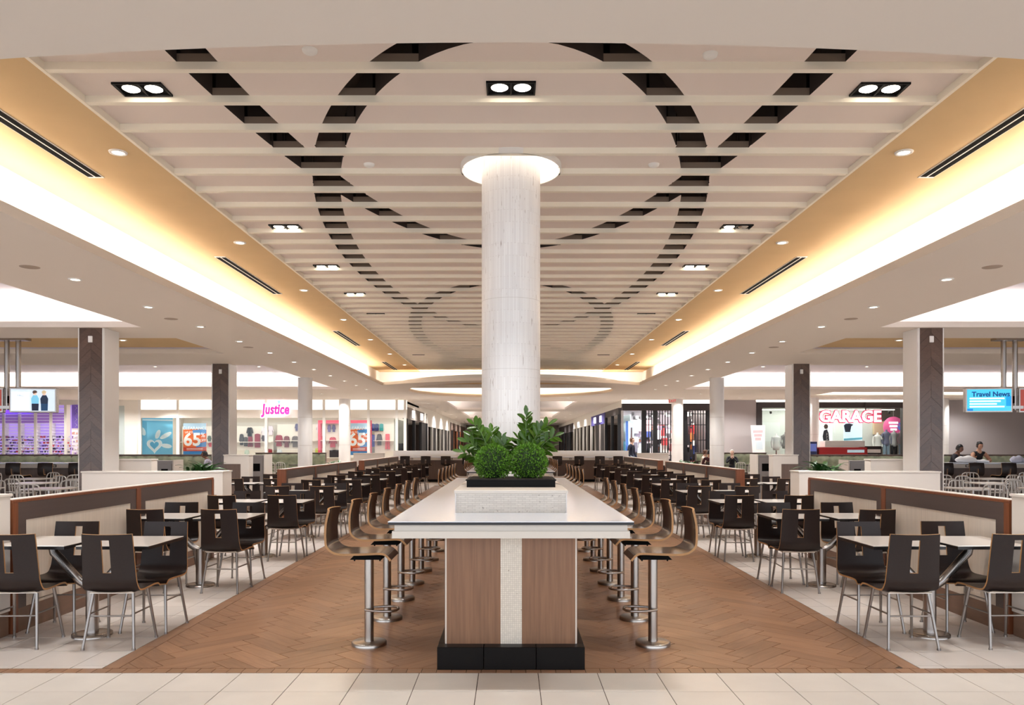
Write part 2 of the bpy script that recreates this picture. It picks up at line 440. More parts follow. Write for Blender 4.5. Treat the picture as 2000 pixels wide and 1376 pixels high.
# plate around the round opening
CYc, RX, RY = 29.85, 3.84, 4.25
def outer(t):
    d = (cos(t), sin(t)); r = 3.7
    while True:
        x, y = d[0] * r, CYc + d[1] * r
        if abs(x) > 4.4 or y > 36 or y < yback(max(-4.4, min(4.4, x))): return (max(-4.4, min(4.4, x)), min(y, 36))
        r += .01
ang = sorted(set([2 * pi * i / 96 for i in range(96)] + [math.atan2(y - CYc, x) % (2 * pi) for x in (-4.4, 4.4) for y in (36, yback(4.4))]))
for i, t in enumerate(ang):
    t2 = ang[(i + 1) % len(ang)]
    a, b = (RX * cos(t), CYc + RY * sin(t)), (RX * cos(t2), CYc + RY * sin(t2)); c, d = outer(t2), outer(t)
    cb.add([p + (z,) for z in (ZA, ZA + T) for p in (a, b, c, d)], [(3, 2, 1, 0), (4, 5, 6, 7), (0, 1, 5, 4), (2, 3, 7, 6)])
for s in (-1, 1):
    def sl(a, b, y0, y1): slab(*((a, b) if s > 0 else (-b, -a)), y0, y1)
    sl(4.4, 6.35, -2, 36)
    for y0, y1 in ((-2, 6), (13.5, 14.9), (17.4, 20)): sl(6.35, 22, y0, y1)
    if s < 0: sl(6.35, 22, 29, 36)
    else: sl(6.35, 22, 29, 30.5); sl(6.35, 12.5, 30.5, 34); sl(6.35, 22, 34, 36)
    sl(22, 27, -2, 36)
# corridor ceiling
slab(-5.2, -3.15, 36, 84); slab(3.15, 5.5, 36, 84)
for y0, y1 in ((36, 37), (46, 49), (60, 63), (76, 84)): slab(-3.15, 3.15, y0, y1)
ceiling = tag(cb.build('ceiling', 'paint_beige'), 'smooth beige lower ceiling with large lit coves cut into it', 'ceiling', kind='structure')

def pocket(name, x0, x1, y0, y1, out, ztop, mw, mt):
    mb = MB(); o = out
    X0, X1, Y0, Y1 = x0 - o, x1 + o, y0 - o, y1 + o; zb = ZA + T
    mb.add([(X0, Y0, zb), (X1, Y0, zb), (X1, Y1, zb), (X0, Y1, zb), (X0, Y0, ztop), (X1, Y0, ztop), (X1, Y1, ztop), (X0, Y1, ztop)],
           [(0, 1, 5, 4), (1, 2, 6, 5), (2, 3, 7, 6), (3, 0, 4, 7)])
    mb.add([(X0, Y0, ztop), (X1, Y0, ztop), (X1, Y1, ztop), (X0, Y1, ztop)], [(0, 1, 2, 3)], 1)
    return mb.build(name, [mw, mt], ceiling)
for s in (-1, 1):
    def pk(a, b, y0, y1, out, zt, mw, mt): pocket('coffer', *((a, b) if s > 0 else (-b, -a)), y0, y1, out, zt, mw, mt)
    pk(6.35, 22, 6, 13.5, .5, 4.2, 'paint_white', 'paint_lilac')
    pk(6.35, 22, 14.9, 17.4, .02, 3.735, 'paint_lilac', 'paint_tan')
    pk(6.35, 22, 20, 29, .5, 4.2, 'paint_white', 'paint_lilac')
pocket('coffer', 12.5, 22, 30.5, 34, .45, 4.15, 'paint_white', 'paint_white')
for y0, y1 in ((37, 46), (49, 60), (63, 76)): pocket('coffer', -3.15, 3.15, y0, y1, .5, 4.2, 'paint_white', 'paint_lilac')
# round cove: low over its near half, where the big raised ceiling lies above it
rc = MB(); NQ = 96; q = [((RX + .36) * cos(2 * pi * i / NQ), CYc + (RY + .36) * sin(2 * pi * i / NQ)) for i in range(NQ)]
for i in range(NQ):
    a, b = q[i], q[(i + 1) % NQ]; zt = 4.1 if (a[1] + b[1]) / 2 > 29.75 else 3.84
    rc.add([a + (ZA + T,), b + (ZA + T,), b + (zt,), a + (zt,)], [(0, 1, 2, 3)], 0, True)
lo, hi = clip_half = ([p for p in q if p[1] < 29.75], [p for p in q if p[1] >= 29.75])
xe = max(p[0] for p in q)
rc.add([p + (4.1,) for p in hi] + [(-xe, 29.75, 4.1), (xe, 29.75, 4.1)], [tuple(range(len(hi) + 2))], 1)
lo.sort(key=lambda p: math.atan2(p[1] - CYc, p[0]) % (2 * pi))
rc.add([p + (3.84,) for p in lo] + [(xe, 29.75, 3.84), (-xe, 29.75, 3.84)], [tuple(range(len(lo) + 2))], 1)
rc.add([(-xe, 29.75, 3.84), (xe, 29.75, 3.84), (xe, 29.75, 4.1), (-xe, 29.75, 4.1)], [(0, 1, 2, 3)], 0)
rc.build('round_coffer', ['paint_white', 'paint_tan'], ceiling)
# central raised tan ceiling and its cove walls
XP, XW, YF, YB = 3.37, 4.95, 3.3, 29.65
tb = MB()
for s in (-1, 1): tb.add([(s * XP, YF, ZB), (s * XW, YF, ZB), (s * XW, YB, ZB), (s * XP, YB, ZB)], [(0, 1, 2, 3)])
tb.add([(-XP, 29.42, ZB), (XP, 29.42, ZB), (XP, YB, ZB), (-XP, YB, ZB)], [(0, 1, 2, 3)])
tb.build('tan_ceiling', 'paint_tan', ceiling)
wb = MB()
for s in (-1, 1): wb.add([(s * XW, YF, ZA + T), (s * XW, YB, ZA + T), (s * XW, YB, ZB), (s * XW, YF, ZB)], [(0, 1, 2, 3)])
wb.add([(-XW, YB, ZA + T), (XW, YB, ZA + T), (XW, YB, ZB), (-XW, YB, ZB)], [(0, 1, 2, 3)])
wb.add([(-XW, YF, ZA + T), (XW, YF, ZA + T), (XW, YF, ZB), (-XW, YF, ZB)], [(0, 1, 2, 3)])
wb.build('cove_wall', 'paint_white', ceiling)
sb = MB()
for s in (-1, 1): sb.box(*sorted((s * XP, s * (XP + .03))), YF, 29.42, ZB - .004, ZB + .45)
sb.box(-XP, XP, 29.40, 29.43, ZB - .004, ZB + .45)
sb.build('panel_edge_trim', 'beam_cream', ceiling)
MB().box(-3.5, 3.5, YF, 29.6, ZB + .40, ZB + .44).build('plenum', 'plenum_dark', ceiling)
# beams and panels with the interlaced oval cut-outs
BY = [5.70 + .548 * k for k in range(-3, 44)]
RCX, RCY, RCR = 0.0, 7.80, .485
def solid(y):
    iv = []
    for yc in (4.2, 12.0, 20.15, 28.3):
        w_ = .15; a, b = 6.8, 2.32
        d = (y - yc) / (a + w_)
        if abs(d) >= 1: continue
        xo = (b + w_) * sqrt(1 - d * d)
        d2 = (y - yc) / (a - w_); xi = (b - w_) * sqrt(1 - d2 * d2) if abs(d2) < 1 else 0
        iv += [(xi, xo), (-xo, -xi)]
    if abs(y - RCY) < RCR + .01:
        r = sqrt(max(0, (RCR + .01) ** 2 - (y - RCY) ** 2)); iv.append((-r, r))
    iv.sort(); out = []; x = -XP
    for a, b in iv:
        if a - x > .004: out.append((x, a))
        x = max(x, b)
    if XP - x > .004: out.append((x, XP))
    return out
for k in range(len(BY) - 1):
    y0, y1 = BY[k] + .028, BY[k + 1] - .028
    mb = MB(); R = 8
    for j in range(R):
        ya, yb = y0 + (y1 - y0) * j / R, y0 + (y1 - y0) * (j + 1) / R
        A, B = solid(ya), solid(yb)
        if len(A) != len(B): A = B = solid((ya + yb) / 2)
        for (a0, a1), (b0, b1) in zip(A, B):
            mb.add([(a0, ya, ZP), (a1, ya, ZP), (b1, yb, ZP), (b0, yb, ZP)], [(0, 3, 2, 1)])
            for p, r in ((a0, b0), (a1, b1)):
                if abs(abs(p) - XP) > .001: mb.add([(p, ya, ZP), (r, yb, ZP), (r, yb, ZP + .3), (p, ya, ZP + .3)], [(0, 1, 2, 3)], 1)
    mb.build('ceiling_panel', ['panel_beige', 'plenum_dark'], ceiling)
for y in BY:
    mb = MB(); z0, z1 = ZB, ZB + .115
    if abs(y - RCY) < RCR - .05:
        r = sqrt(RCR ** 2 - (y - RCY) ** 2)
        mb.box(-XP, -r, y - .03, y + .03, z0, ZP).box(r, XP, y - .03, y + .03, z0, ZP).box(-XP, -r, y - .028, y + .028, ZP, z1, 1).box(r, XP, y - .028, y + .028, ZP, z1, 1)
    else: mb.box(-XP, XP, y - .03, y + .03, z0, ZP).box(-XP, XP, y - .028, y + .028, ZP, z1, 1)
    mb.build('ceiling_beam', ['beam_cream', 'beam_shade_brown'], ceiling)
# lit round collar around the column
cr = thing('column_light_collar', 'glowing white round recess where the tiled column meets ceiling', 'light', (RCX, RCY, ZB))
MB().lathe([(RCR, .0), (RCR + .015, .0), (RCR + .015, .4), (RCR, .4), (RCR, .0)], 48).build('collar', 'paint_white', cr)
MB().lathe([(RCR, .36), (.29, .36)], 48).build('glow_ring', 'ring_glow', cr)

# ---- small ceiling fittings
disc_me = MB().lathe([(0, -.006), (.052, -.006)], 20).mesh('lamp', 'lamp_white')
ring_me = MB().lathe([(.05, -.003), (.056, -.012), (.078, -.012), (.082, 0)], 24).mesh('trim_ring', 'trim_white')
def spot(parent, power, ang_, loc, r=.05, blend=.6, col=(1.0, .985, .96), rot=(0, 0, 0)):
    l = bpy.data.lights.new('spot', 'SPOT'); l.energy = power; l.spot_size = radians(ang_); l.spot_blend = blend; l.shadow_soft_size = r; l.color = col
    o = bpy.data.objects.new('lamp_light', l); C.objects.link(o); o.parent = parent; o.location = loc; o.rotation_euler = rot
def downlight(x, y, z, label, power=60, ang_=95, group='recessed downlights'):
    t = thing('recessed_downlight', label, 'downlight', (x, y, z), group=group)
    put('lamp', disc_me, t); put('trim_ring', ring_me, t)
    if power: spot(t, power, ang_, (0, 0, -.03))
DL = 115
for s in (-1, 1):
    for i in range(13):
        downlight(s * 5.3, 5.7 + 1.93 * i, ZA, '%s round downlight from the front in the %s lower ceiling row' % (ORD[i], SIDE[s]), 125 if i < 3 else 200)
    for i in range(7):
        downlight(s * 3.64, 7.28 + 3.27 * i, ZB, '%s small white disc on the %s tan ceiling band from the front' % (ORD[i], SIDE[s]), 60, 80, 'discs on the tan bands')
    for i, (x, y) in enumerate(((9, 10.5), (12, 10.5), (9, 8), (13, 8))):
        downlight(s * x, y, 4.2, '%s downlight inside the raised lit coffer at far %s' % (ORD[i], SIDE[s]), 150, 110)
    for i, x in enumerate((8, 10.5, 13)):
        downlight(s * x, 16.2, 3.735, '%s downlight in the tan recess at far %s' % (ORD[i], SIDE[s]), 130, 110)
    for i, (x, y) in enumerate(((8.5, 23), (12, 23), (8.5, 26.5), (12, 26.5), (15.5, 25), (7.6, 31.5), (11.5, 31.5), (15.5, 35))):
        downlight(s * x, y, 4.2 if y < 29 else ZA, '%s downlight from the aisle in the rear %s ceiling' % (ORD[i], SIDE[s]), 260, 125)
for i in range(17):  # added row of lamps to brighten the rear walls and shop fronts
    x = -20 + 2.5 * i
    if abs(x) > 1: downlight(x, 34.35, ZA, '%s added downlight from the left in the row along the shop fronts' % ORD[i], 250, 150)
for s in (-1, 1):
    for i in range(8): downlight(s * 4.1, 39 + 5 * i, ZA, '%s added downlight along the %s edge of far corridor' % (ORD[i], SIDE[s]), 330, 150)  # added lamps that brighten the corridor
slot_me = MB().box(-.078, .078, -1.42, 1.42, -.008, 0).mesh('slot_frame', 'trim_white')
gap_me = MB().box(-.03, .03, -1.38, 1.38, -.0105, -.004).mesh('slot', 'slot_black')
for s in (-1, 1):
    for i, y in enumerate((6.55, 12.75, 20.2, 27.3)):
        t = thing('slot_diffuser', 'long double slot air vent in %s tan ceiling, %s from the front' % (SIDE[s], ORD[i]), 'air vent', (s * 4.2, y, ZB), group='slot vents')
        put('slot_frame', slot_me, t); put('slot', gap_me, t, (-.04, 0, 0)); put('slot', gap_me, t, (.04, 0, 0))
def twin(x, y, label, lit=(1, 1)):
    t = thing('twin_spotlight', label, 'ceiling light', (x, y, ZP), group='twin lamp ceiling lights')
    MB().box(-.18, .18, -.10, .10, -.004, 0).build('housing', 'slot_black', t)
    f = MB()
    for a in ((-.19, .19, -.11, -.098), (-.19, .19, .098, .11), (-.19, -.178, -.098, .098), (.178, .19, -.098, .098), (-.006, .006, -.098, .098)): f.box(*a, -.016, 0)
    f.build('frame', 'black_metal', t)
    for k, dx in enumerate((-.088, .088)):
        MB().lathe([(0, -.022), (.04, -.018), (.066, -.004)], 20).build('lamp', 'lamp_white' if lit[k] else 'steel', t, (dx, 0, 0))
        if lit[k]: spot(t, 105, 85, (dx, 0, -.05))
twin(0, 6.08, 'twin lamp ceiling spotlight on the centre line above the bar')
for s in (-1, 1):
    for i, y in enumerate((6.1, 9.98, 12.2, 14.45, 16.7, 20.1, 24.4)):
        twin(s * 2.86, y, '%s twin lamp spotlight from the front near the %s edge of slatted ceiling' % (ORD[i], SIDE[s]), (1, 0) if (s, i) == (1, 1) else (1, 1))
# smoke detectors and sprinkler plates
det_me = MB().lathe([(0, -.03), (.03, -.03), (.05, -.018), (.055, 0)], 16).mesh('sprinkler_plate', 'trim_white')
def det(x, y, z, label):
    tag(put('sprinkler_plate', det_me, None, (x, y, z)), label, 'sprinkler', 'sprinkler plates')
det(*at(1387, 94, 5.56).xy, ZP, 'white sprinkler plate right of centre in the first ceiling bay')
det(*at(605, 92, 5.5).xy, ZP, 'white sprinkler plate left of centre in the first ceiling bay')
det(*at(721, 315, 7.75).xy, ZP, 'white sprinkler plate left of the lit column collar')
det(*at(1277, 315, 7.75).xy, ZP, 'white sprinkler plate right of the lit column collar')
for s in (-1, 1):
    for i, y in enumerate((8.6, 12.3, 16.0)):
        tag(put('speaker_grille', MB().lathe([(0, -.004), (.1, -.004), (.105, 0)], 24).mesh('speaker_grille', colm((170, 152, 136))), None, (s * 5.45, y + .3, ZA)),
            '%s flat round speaker grille from the front in %s lower ceiling' % (ORD[i], SIDE[s]), 'speaker', 'ceiling speakers')
# ================================================================ CENTRE BAR
ZT = 1.07
def bar(y0, y1, label, front=True):
    t = thing('bar_counter', label, 'bar counter', (0, y0, 0), group='bar counters along the centre')
    L = y1 - y0
    MB().bbox(-.84, .84, 0, L, ZT - .006, ZT, .002).build('countertop', 'quartz', t)
    MB().box(-.838, .838, .002, L - .002, ZT - .024, ZT - .006).build('countertop_edge', 'black_edge', t)
    MB().box(-.80, .80, .045, L - .045, ZT - .07, ZT - .024).build('apron', 'apron_cream', t)
    MB().box(-.815, .815, .03, L - .03, ZT - .118, ZT - .07).build('apron', 'apron_cream', t)
    b0, b1 = .31, L - .31
    MB().box(-.472, .472, b0 + .02, b1 - .02, .16, ZT - .118).build('body', 'apron_cream', t)
    for ya, yb in ((b0, b0 + .02), (b1 - .02, b1)):
        for xa, xb in ((-.464, -.075), (.078, .464)):
            MB().box(xa, xb, ya, yb, .16, ZT - .118).build('wood_panel', 'laminate', t)
        for xa, xb in ((-.474, -.464), (.464, .474)):
            MB().box(xa, xb, ya, yb, .16, ZT - .118).build('edge_strip', 'apron_cream', t)
        MB().box(-.075, .078, ya - .002, yb + .002, .16, ZT - .118).build('mosaic_strip', 'mosaic_sq', t)
    n = int(round((b1 - b0) / 1.1))
    for s in (-1, 1):
        for i in range(n):
            a = b0 + .02 + (b1 - b0 - .04) * i / n; e = b0 + .02 + (b1 - b0 - .04) * (i + 1) / n
            MB().box(*sorted((s * .472, s * .480)), a + .002, e - .002, .16, ZT - .118).build('wood_panel', 'laminate', t)
            MB().box(*sorted((s * .45, s * .523)), a + .002, e - .002, 0, .16).build('plinth_tile', 'plinth_black', t)
    for ya, yb in ((b0 - .10, b0 + .02), (b1 - .02, b1 + .10)):
        for xa, xb in ((-.523, -.195), (-.192, .177), (.180, .523)):
            MB().bbox(xa, xb, ya, yb, 0, .16, .003).build('plinth_tile', 'plinth_black', t)
    return t
bar(5.352, 12.35, 'long white-topped wooden bar counter in front, planter and column on it')
bar(14.9, 21.4, 'middle white-topped bar counter behind the column, second from the front')
bar(23.6, 30.1, 'farthest white-topped bar counter, third from the front')
# stone planter box on the front bar
pl = thing('planter_box', 'pale mosaic stone planter box on the front bar around the column', 'planter', (0, 6.03, ZT))
pb = MB()
PX, PD, PH = .425, 3.2, .148
for a in ((-PX, PX, 0, .05), (-PX, PX, PD - .05, PD), (-PX, -PX + .05, .05, PD - .05), (PX - .05, PX, .05, PD - .05)): pb.box(*a, .0, PH)
pb.build('mosaic_wall', 'mosaic', pl)
for x in (-PX, PX): MB().box(x - .004, x + .004, -.004, .004, 0, PH).build('corner_trim', 'steel', pl)
MB().bbox(-PX - .012, PX + .012, -.012, PD + .012, PH, PH + .026, .003).build('cap', 'apron_cream', pl)
ZC = ZT + PH + .026
def tray(y, label):
    t = thing('planter_tray', label, 'planter tray', (0, y, ZC))
    b = MB()
    for a in ((-.362, .362, 0, .02), (-.362, .362, .56, .58), (-.362, -.342, .02, .56), (.342, .362, .02, .56)): b.box(*a, 0, .06)
    b.build('tray_wall', 'black_metal', t)
    MB().bbox(-.37, .37, -.008, .588, .052, .064, .002).build('rim', 'black_metal', t)
    MB().box(-.34, .34, .02, .56, .062, .068).build('soil', 'soil', t)
tray(6.42, 'black metal planter tray holding boxwood balls and glossy plants')
def boxball(x, y, z, r, label, seed):
    rn = random.Random(seed)
    t = thing('boxwood_ball', label, 'plant', (x, y, z))
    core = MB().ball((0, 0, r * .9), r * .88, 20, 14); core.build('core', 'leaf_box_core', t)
    f = MB()
    for i in range(3400):
        u = rn.uniform(-1, 1); p = rn.uniform(0, 2 * pi); q = sqrt(1 - u * u)
        nrm = Vector((q * cos(p), q * sin(p), u))
        if nrm.z < -.75: continue
        pos = nrm * r * rn.uniform(.86, 1.03) + Vector((0, 0, r * .9))
        d = (nrm + Vector((rn.gauss(0, .5), rn.gauss(0, .5), rn.gauss(.2, .5)))).normalized()
        sd = d.cross(Vector((rn.random() - .5, rn.random() - .5, rn.random() - .5))).normalized()
        l, w_ = r * rn.uniform(.10, .15), r * .032
        f.add([pos, pos + d * l * .5 + sd * w_, pos + d * l, pos + d * l * .5 - sd * w_], [(0, 1, 2, 3)])
    tag(f.build('foliage', 'leaf_box', t), kind='stuff')
boxball(-.152, 6.65, ZC + .055, .152, 'clipped round boxwood ball, left of the pair on the bar', 1)
boxball(.148, 6.65, ZC + .055, .155, 'clipped round boxwood ball, right of the pair on the bar', 2)
leaf_v = [(0, 0, 0), (.018, .012, .004), (.045, .017, .003), (.066, .009, -.003), (.075, 0, -.008), (.066, -.009, -.003), (.045, -.017, .003), (.018, -.012, .004), (.04, 0, -.003)]
leaf_me = MB().add(leaf_v, [(i, (i + 1) % 8, 8) for i in range(8)], 0, True).mesh('leaf', 'leaf_zz')
def zz(x, y, z, stems, label, seed):
    rn = random.Random(seed)
    t = thing('zz_plant', label, 'plant', (x, y, z))
    for tx, ty, tz in stems:                    # tip relative to the base
        pts = []
        for i in range(9):
            u = i / 8
            pts.append(Vector((tx * (u ** 1.5), ty * (u ** 1.5), tz * (1 - (1 - u) ** 1.35))))
        st = MB().tube(pts, [.009 * (1 - .75 * i / 8) for i in range(9)], 6).build('stem', 'stem_green', t)
        n = 17
        for k in range(n):
            u = .2 + .8 * k / (n - 1); f = u * 8; i = min(7, int(f)); p = pts[i].lerp(pts[i + 1], f - i); d = (pts[i + 1] - pts[i]).normalized()
            sidev = d.cross(Vector((.35, -1, .25))).normalized() * (1 if k % 2 else -1)
            if k == n - 1: ax = d
            else: ax = (sidev * .8 + d * .75 + Vector((rn.gauss(0, .12), rn.gauss(0, .12), rn.gauss(0, .1)))).normalized()
            up = Vector((rn.gauss(0, .25), -.75 + rn.gauss(0, .2), .65)); up = (up - ax * up.dot(ax)).normalized(); yv = up.cross(ax)
            o = put('leaf', leaf_me, st); sc = 1.3 * rn.uniform(.85, 1.15) * (1.05 - .35 * abs(u - .55))
            m = Matrix((ax * sc, yv * sc, up * sc)).transposed().to_4x4(); m.translation = p; o.matrix_local = m
zz(-.15, 6.86, ZC + .06, [(-.17, -.02, .46), (-.06, .03, .30), (-.23, -.05, .31), (-.27, .02, .22), (.07, .04, .34), (.11, .0, .30), (-.08, -.04, .24), (-.02, .05, .40), (-.13, .04, .38), (.15, .03, .24), (-.19, .03, .36)], 'glossy many-leaved plant behind the left boxwood ball', 3)
zz(.13, 6.86, ZC + .06, [(.0, -.02, .54), (.10, .05, .40), (.20, .0, .46), (.25, -.03, .36), (.05, .02, .36), (.17, .06, .30), (-.07, .0, .34), (-.04, -.04, .26), (.03, .05, .46), (.13, -.04, .42), (.22, .04, .27), (.09, -.05, .26)], 'taller glossy many-leaved plant behind the right boxwood ball', 4)
# tiled column
cl = thing('tiled_column', 'round white column clad in thin marble strips above the front bar', 'column', (0, RCY, 0))
MB().lathe([(.29, ZC), (.29, 4.72)], 64).build('marble_cladding', 'column_tile', cl)
for z in (1.62, 2.32, 3.0): MB().lathe([(.2902, z - .001), (.2906, z), (.2902, z + .001)], 64).build('joint', colm((186, 178, 174)), cl)

# ================================================================ BENT PLYWOOD SHELLS
def bez(pts, n):                    # Catmull-Rom through 2D points
    out = []
    P = [pts[0]] + pts + [pts[-1]]
    for i in range(1, len(P) - 2):
        for k in range(n):
            t = k / n; a, b, c, d = P[i - 1], P[i], P[i + 1], P[i + 2]
            out.append(tuple(.5 * (2 * b[j] + (c[j] - a[j]) * t + (2 * a[j] - 5 * b[j] + 4 * c[j] - d[j]) * t * t + (3 * b[j] - a[j] - 3 * c[j] + d[j]) * t ** 3) for j in (0, 1)))
    out.append(pts[-1]); return out
def shell(prof, xs, wf, th, hole, curve):
    """prof: (y, z) points top of back to front of seat; xs: -1..1 columns; wf(i): half width; hole(i, j) -> bool; curve(i): concavity"""
    n, m = len(prof), len(xs); mb = MB(); A, B = [], []
    for i, (y, z) in enumerate(prof):
        a, b = prof[max(0, i - 1)], prof[min(n - 1, i + 1)]
        ty, tz = b[0] - a[0], b[1] - a[1]; l = math.hypot(ty, tz); ny, nz = -tz / l, ty / l     # normal to the sitter's side
        for x in xs:
            c = curve(i) * x * x
            p = (x * wf(i), y + ny * c, z + nz * c)
            A.append(p); B.append((p[0], p[1] - ny * th, p[2] - nz * th))
    o = n * m; vs = A + B; F1, E = [], []
    solid_ = lambda i, j: 0 <= i < n - 1 and 0 <= j < m - 1 and not hole(i, j)
    for i in range(n - 1):
        for j in range(m - 1):
            if not solid_(i, j): continue
            q = (i * m + j, i * m + j + 1, (i + 1) * m + j + 1, (i + 1) * m + j)
            F1 += [q[::-1], tuple(v + o for v in q)]
            for di, dj, (p, r) in ((-1, 0, (q[0], q[1])), (1, 0, (q[2], q[3])), (0, -1, (q[3], q[0])), (0, 1, (q[1], q[2]))):
                if not solid_(i + di, j + dj): E.append((p, r, r + o, p + o))
    k = len(F1)
    mb.add(vs, F1, 0, True)
    mb.add(vs, E, 1)
    return mb
prof = bez([(-.245, .90), (-.222, .74), (-.205, .60), (-.192, .515), (-.155, .458), (-.09, .442), (.02, .446), (.13, .452), (.195, .448), (.228, .425)], 3)
NPF = len(prof)
xs = [-1, -.8, -.5, -.18, .14, .45, .75, 1]
chair_shell = shell(prof, xs, lambda i: .193 + .022 * min(1, i / 11), .014, lambda i, j: j == 3 and 1 <= i < 6, lambda i: .022 * (1 - i / (NPF - 1)) + .006).mesh('plywood_shell', ['chair_dark', 'ply_edge'])
mesh_leg = {}
for sx in (-1, 1):
    for sy in (-1, 1):
        b = MB().tube([(sx * .155, sy * .125, .435), (sx * .196, sy * (.205 if sy < 0 else .2), .012)], [.0135, .0105], 8)
        b.cyl(sx * .1965, sy * (.206 if sy < 0 else .201), 0, .014, .015, 8)
        mesh_leg[sx, sy] = b.mesh('leg', 'steel_leg')
str_me = {}
def legp(sx, sy, z): u = (.435 - z) / .423; return Vector((sx * (.155 + .041 * u), sy * (.125 + .078 * u), z))
for nm, a, b, z in (('l', (-1, -1), (-1, 1), .27), ('r', (1, -1), (1, 1), .27), ('b', (-1, -1), (1, -1), .255)):
    str_me[nm] = MB().tube([legp(*a, z), legp(*b, z)], .007, 6).mesh('stretcher', 'steel_leg')
br_me = MB().box(-.17, .17, -.15, .15, .428, .436).mesh('seat_bracket', 'apron_cream')
brk2 = MB().add([(-.17, -.186, .452), (0, -.20, .445), (.17, -.186, .452), (.17, -.13, .43), (-.17, -.13, .43)], [(0, 1, 2, 3, 4), (4, 3, 2, 1, 0)]).mesh('seat_bracket', 'apron_cream')
def chair0(name, label):
    t = thing(name, label, 'chair', group='dark plywood dining chairs')
    put('plywood_shell', chair_shell, t); put('seat_bracket', br_me, t); put('under_lip', brk2, t)
    for k in mesh_leg: put('leg', mesh_leg[k], t)
    for k in str_me: put('stretcher', str_me[k], t)
    return t
CH = [None]
rnc = random.Random(11)
def place_chair(x, y, rz, label):
    if CH[0] is None:
        CH[0] = chair0('dining_chair', label); CH[0].location = (x, y, 0); CH[0].rotation_euler = (0, 0, rz)
        return CH[0]
    return dup(CH[0], (x, y, 0), rz, label)
# tables: two square tops on a forked steel pedestal
ZD = .79
top_me = MB().bbox(-.29, .29, -.335, .335, ZD - .007, ZD, .002).mesh('tabletop', 'table_white')
edge_me = MB().box(-.288, .288, -.333, .333, ZD - .03, ZD - .007).mesh('tabletop_edge', 'black_edge')
post_me = MB().cyl(0, 0, .02, .42, .05, 20).mesh('post', 'steel')
base_me = MB().lathe([(0, .028), (.135, .028), (.155, .022), (.158, 0)], 28).mesh('base', 'steel')
bracket_me = MB().box(-.11, .11, -.11, .11, ZD - .045, ZD - .03).mesh('mount', 'black_metal')
def arm_mesh(s):
    return MB().tube([(s * .0, 0, .395), (s * .05, 0, .42), (s * .10, 0, .452), (s * .20, 0, .56), (s * .275, 0, .645), (s * .318, 0, .69), (s * .33, 0, .75)], .036, 12).mesh('arm', 'steel')
arm_me = {s: arm_mesh(s) for s in (-1, 1)}
TB = [None]
def table_pair(x, y, rz, label):
    if TB[0] is None:
        t = TB[0] = thing('table_pair', label, 'table', (x, y, 0), rz, 'twin top pedestal tables')
        for s in (-1, 1):
            o = put('tabletop', top_me, t, (s * .335, 0, 0)); put('tabletop_edge', edge_me, o)
            put('arm', arm_me[s], t); put('mount', bracket_me, t, (s * .335, 0, 0))
        put('post', post_me, t); put('base', base_me, t)
        return t
    return dup(TB[0], (x, y, 0), rz, label)
def dining(xc, y, i, s, place, jit=.025):
    row = ORD[i]
    table_pair(xc, y, 0, '%s twin-top white table from the front, %s' % (row, place))
    for k, dx in enumerate((-.39, .39)):
        inner = (dx * s < 0)
        who = 'aisle end' if inner else 'outer end'
        for f in (1, -1):
            j = lambda a: rnc.uniform(-a, a)
            d = -.262 if f > 0 else .262
            place_chair(xc + dx + j(jit), y + d * 1.04 + j(jit), (0 if f > 0 else pi) + j(.07),
                        'dark plywood chair, %s %s, %s table %s' % (who, 'near side' if f > 0 else 'far side', row, place))
for s in (-1, 1):
    for i in range(10):
        dining(s * 3.5, 6.57 + 2.29 * i, i, s, 'along the %s aisle' % SIDE[s])
    for i in range(5):
        dining(s * 5.15, 16.25 + 2.4 * i, i, s, 'behind the %s half walls' % SIDE[s])

# ================================================================ BAR STOOLS
sprof = bez([(-.30, 1.09), (-.318, .98), (-.315, .86), (-.295, .795), (-.235, .755), (-.14, .748), (.02, .752), (.12, .755), (.165, .742), (.205, .70)], 3)
stool_shell = shell(sprof, [-1, -.75, -.4, 0, .4, .75, 1], lambda i: .2, .017, lambda i, j: False, lambda i: .03 * max(0, 1 - i / 14) + .004).mesh('plywood_shell', ['stool_dark', 'ply_edge'])
slot_shell = shell(sprof, [-1, -.75, -.4, -.14, .14, .4, .75, 1], lambda i: .2, .017, lambda i, j: j == 3 and 4 <= i < 10, lambda i: .03 * max(0, 1 - i / 14) + .004).mesh('plywood_shell', ['chair_dark', 'ply_edge'])
pole_me = MB().cyl(0, 0, .02, .69, .037, 20).mesh('pole', 'steel_brushed')
sbase_me = MB().lathe([(0, .032), (.128, .032), (.138, .026), (.138, 0)], 32).mesh('base', 'steel_brushed')
plate_me = MB().add([(-.1, -.135, .69), (.1, -.135, .69), (.1, .115, .69), (-.1, .115, .69), (-.08, -.09, .736), (.08, -.09, .736), (.08, .1, .736), (-.08, .1, .736)],
                    [(3, 2, 1, 0), (4, 5, 6, 7), (0, 1, 5, 4), (1, 2, 6, 5), (2, 3, 7, 6), (3, 0, 4, 7)])
for x in (-.08, .08):
    for y in (-.1, .1): plate_me.cyl(x, y, .678, .69, .007, 6)
plate_me = plate_me.mesh('swivel_plate', 'black_metal')
ring = [(x, y, .285) for x, y in [(a * 1.12, b * 1.25) for a, b in [(-.036, -.02), (-.06, .02), (-.09, .10), (-.085, .15), (-.05, .178), (0, .186), (.05, .178), (.085, .15), (.09, .10), (.06, .02), (.036, -.02)]]]
ring_s = MB().tube(ring, .0105, 8).mesh('foot_ring', 'steel')
ST = {}
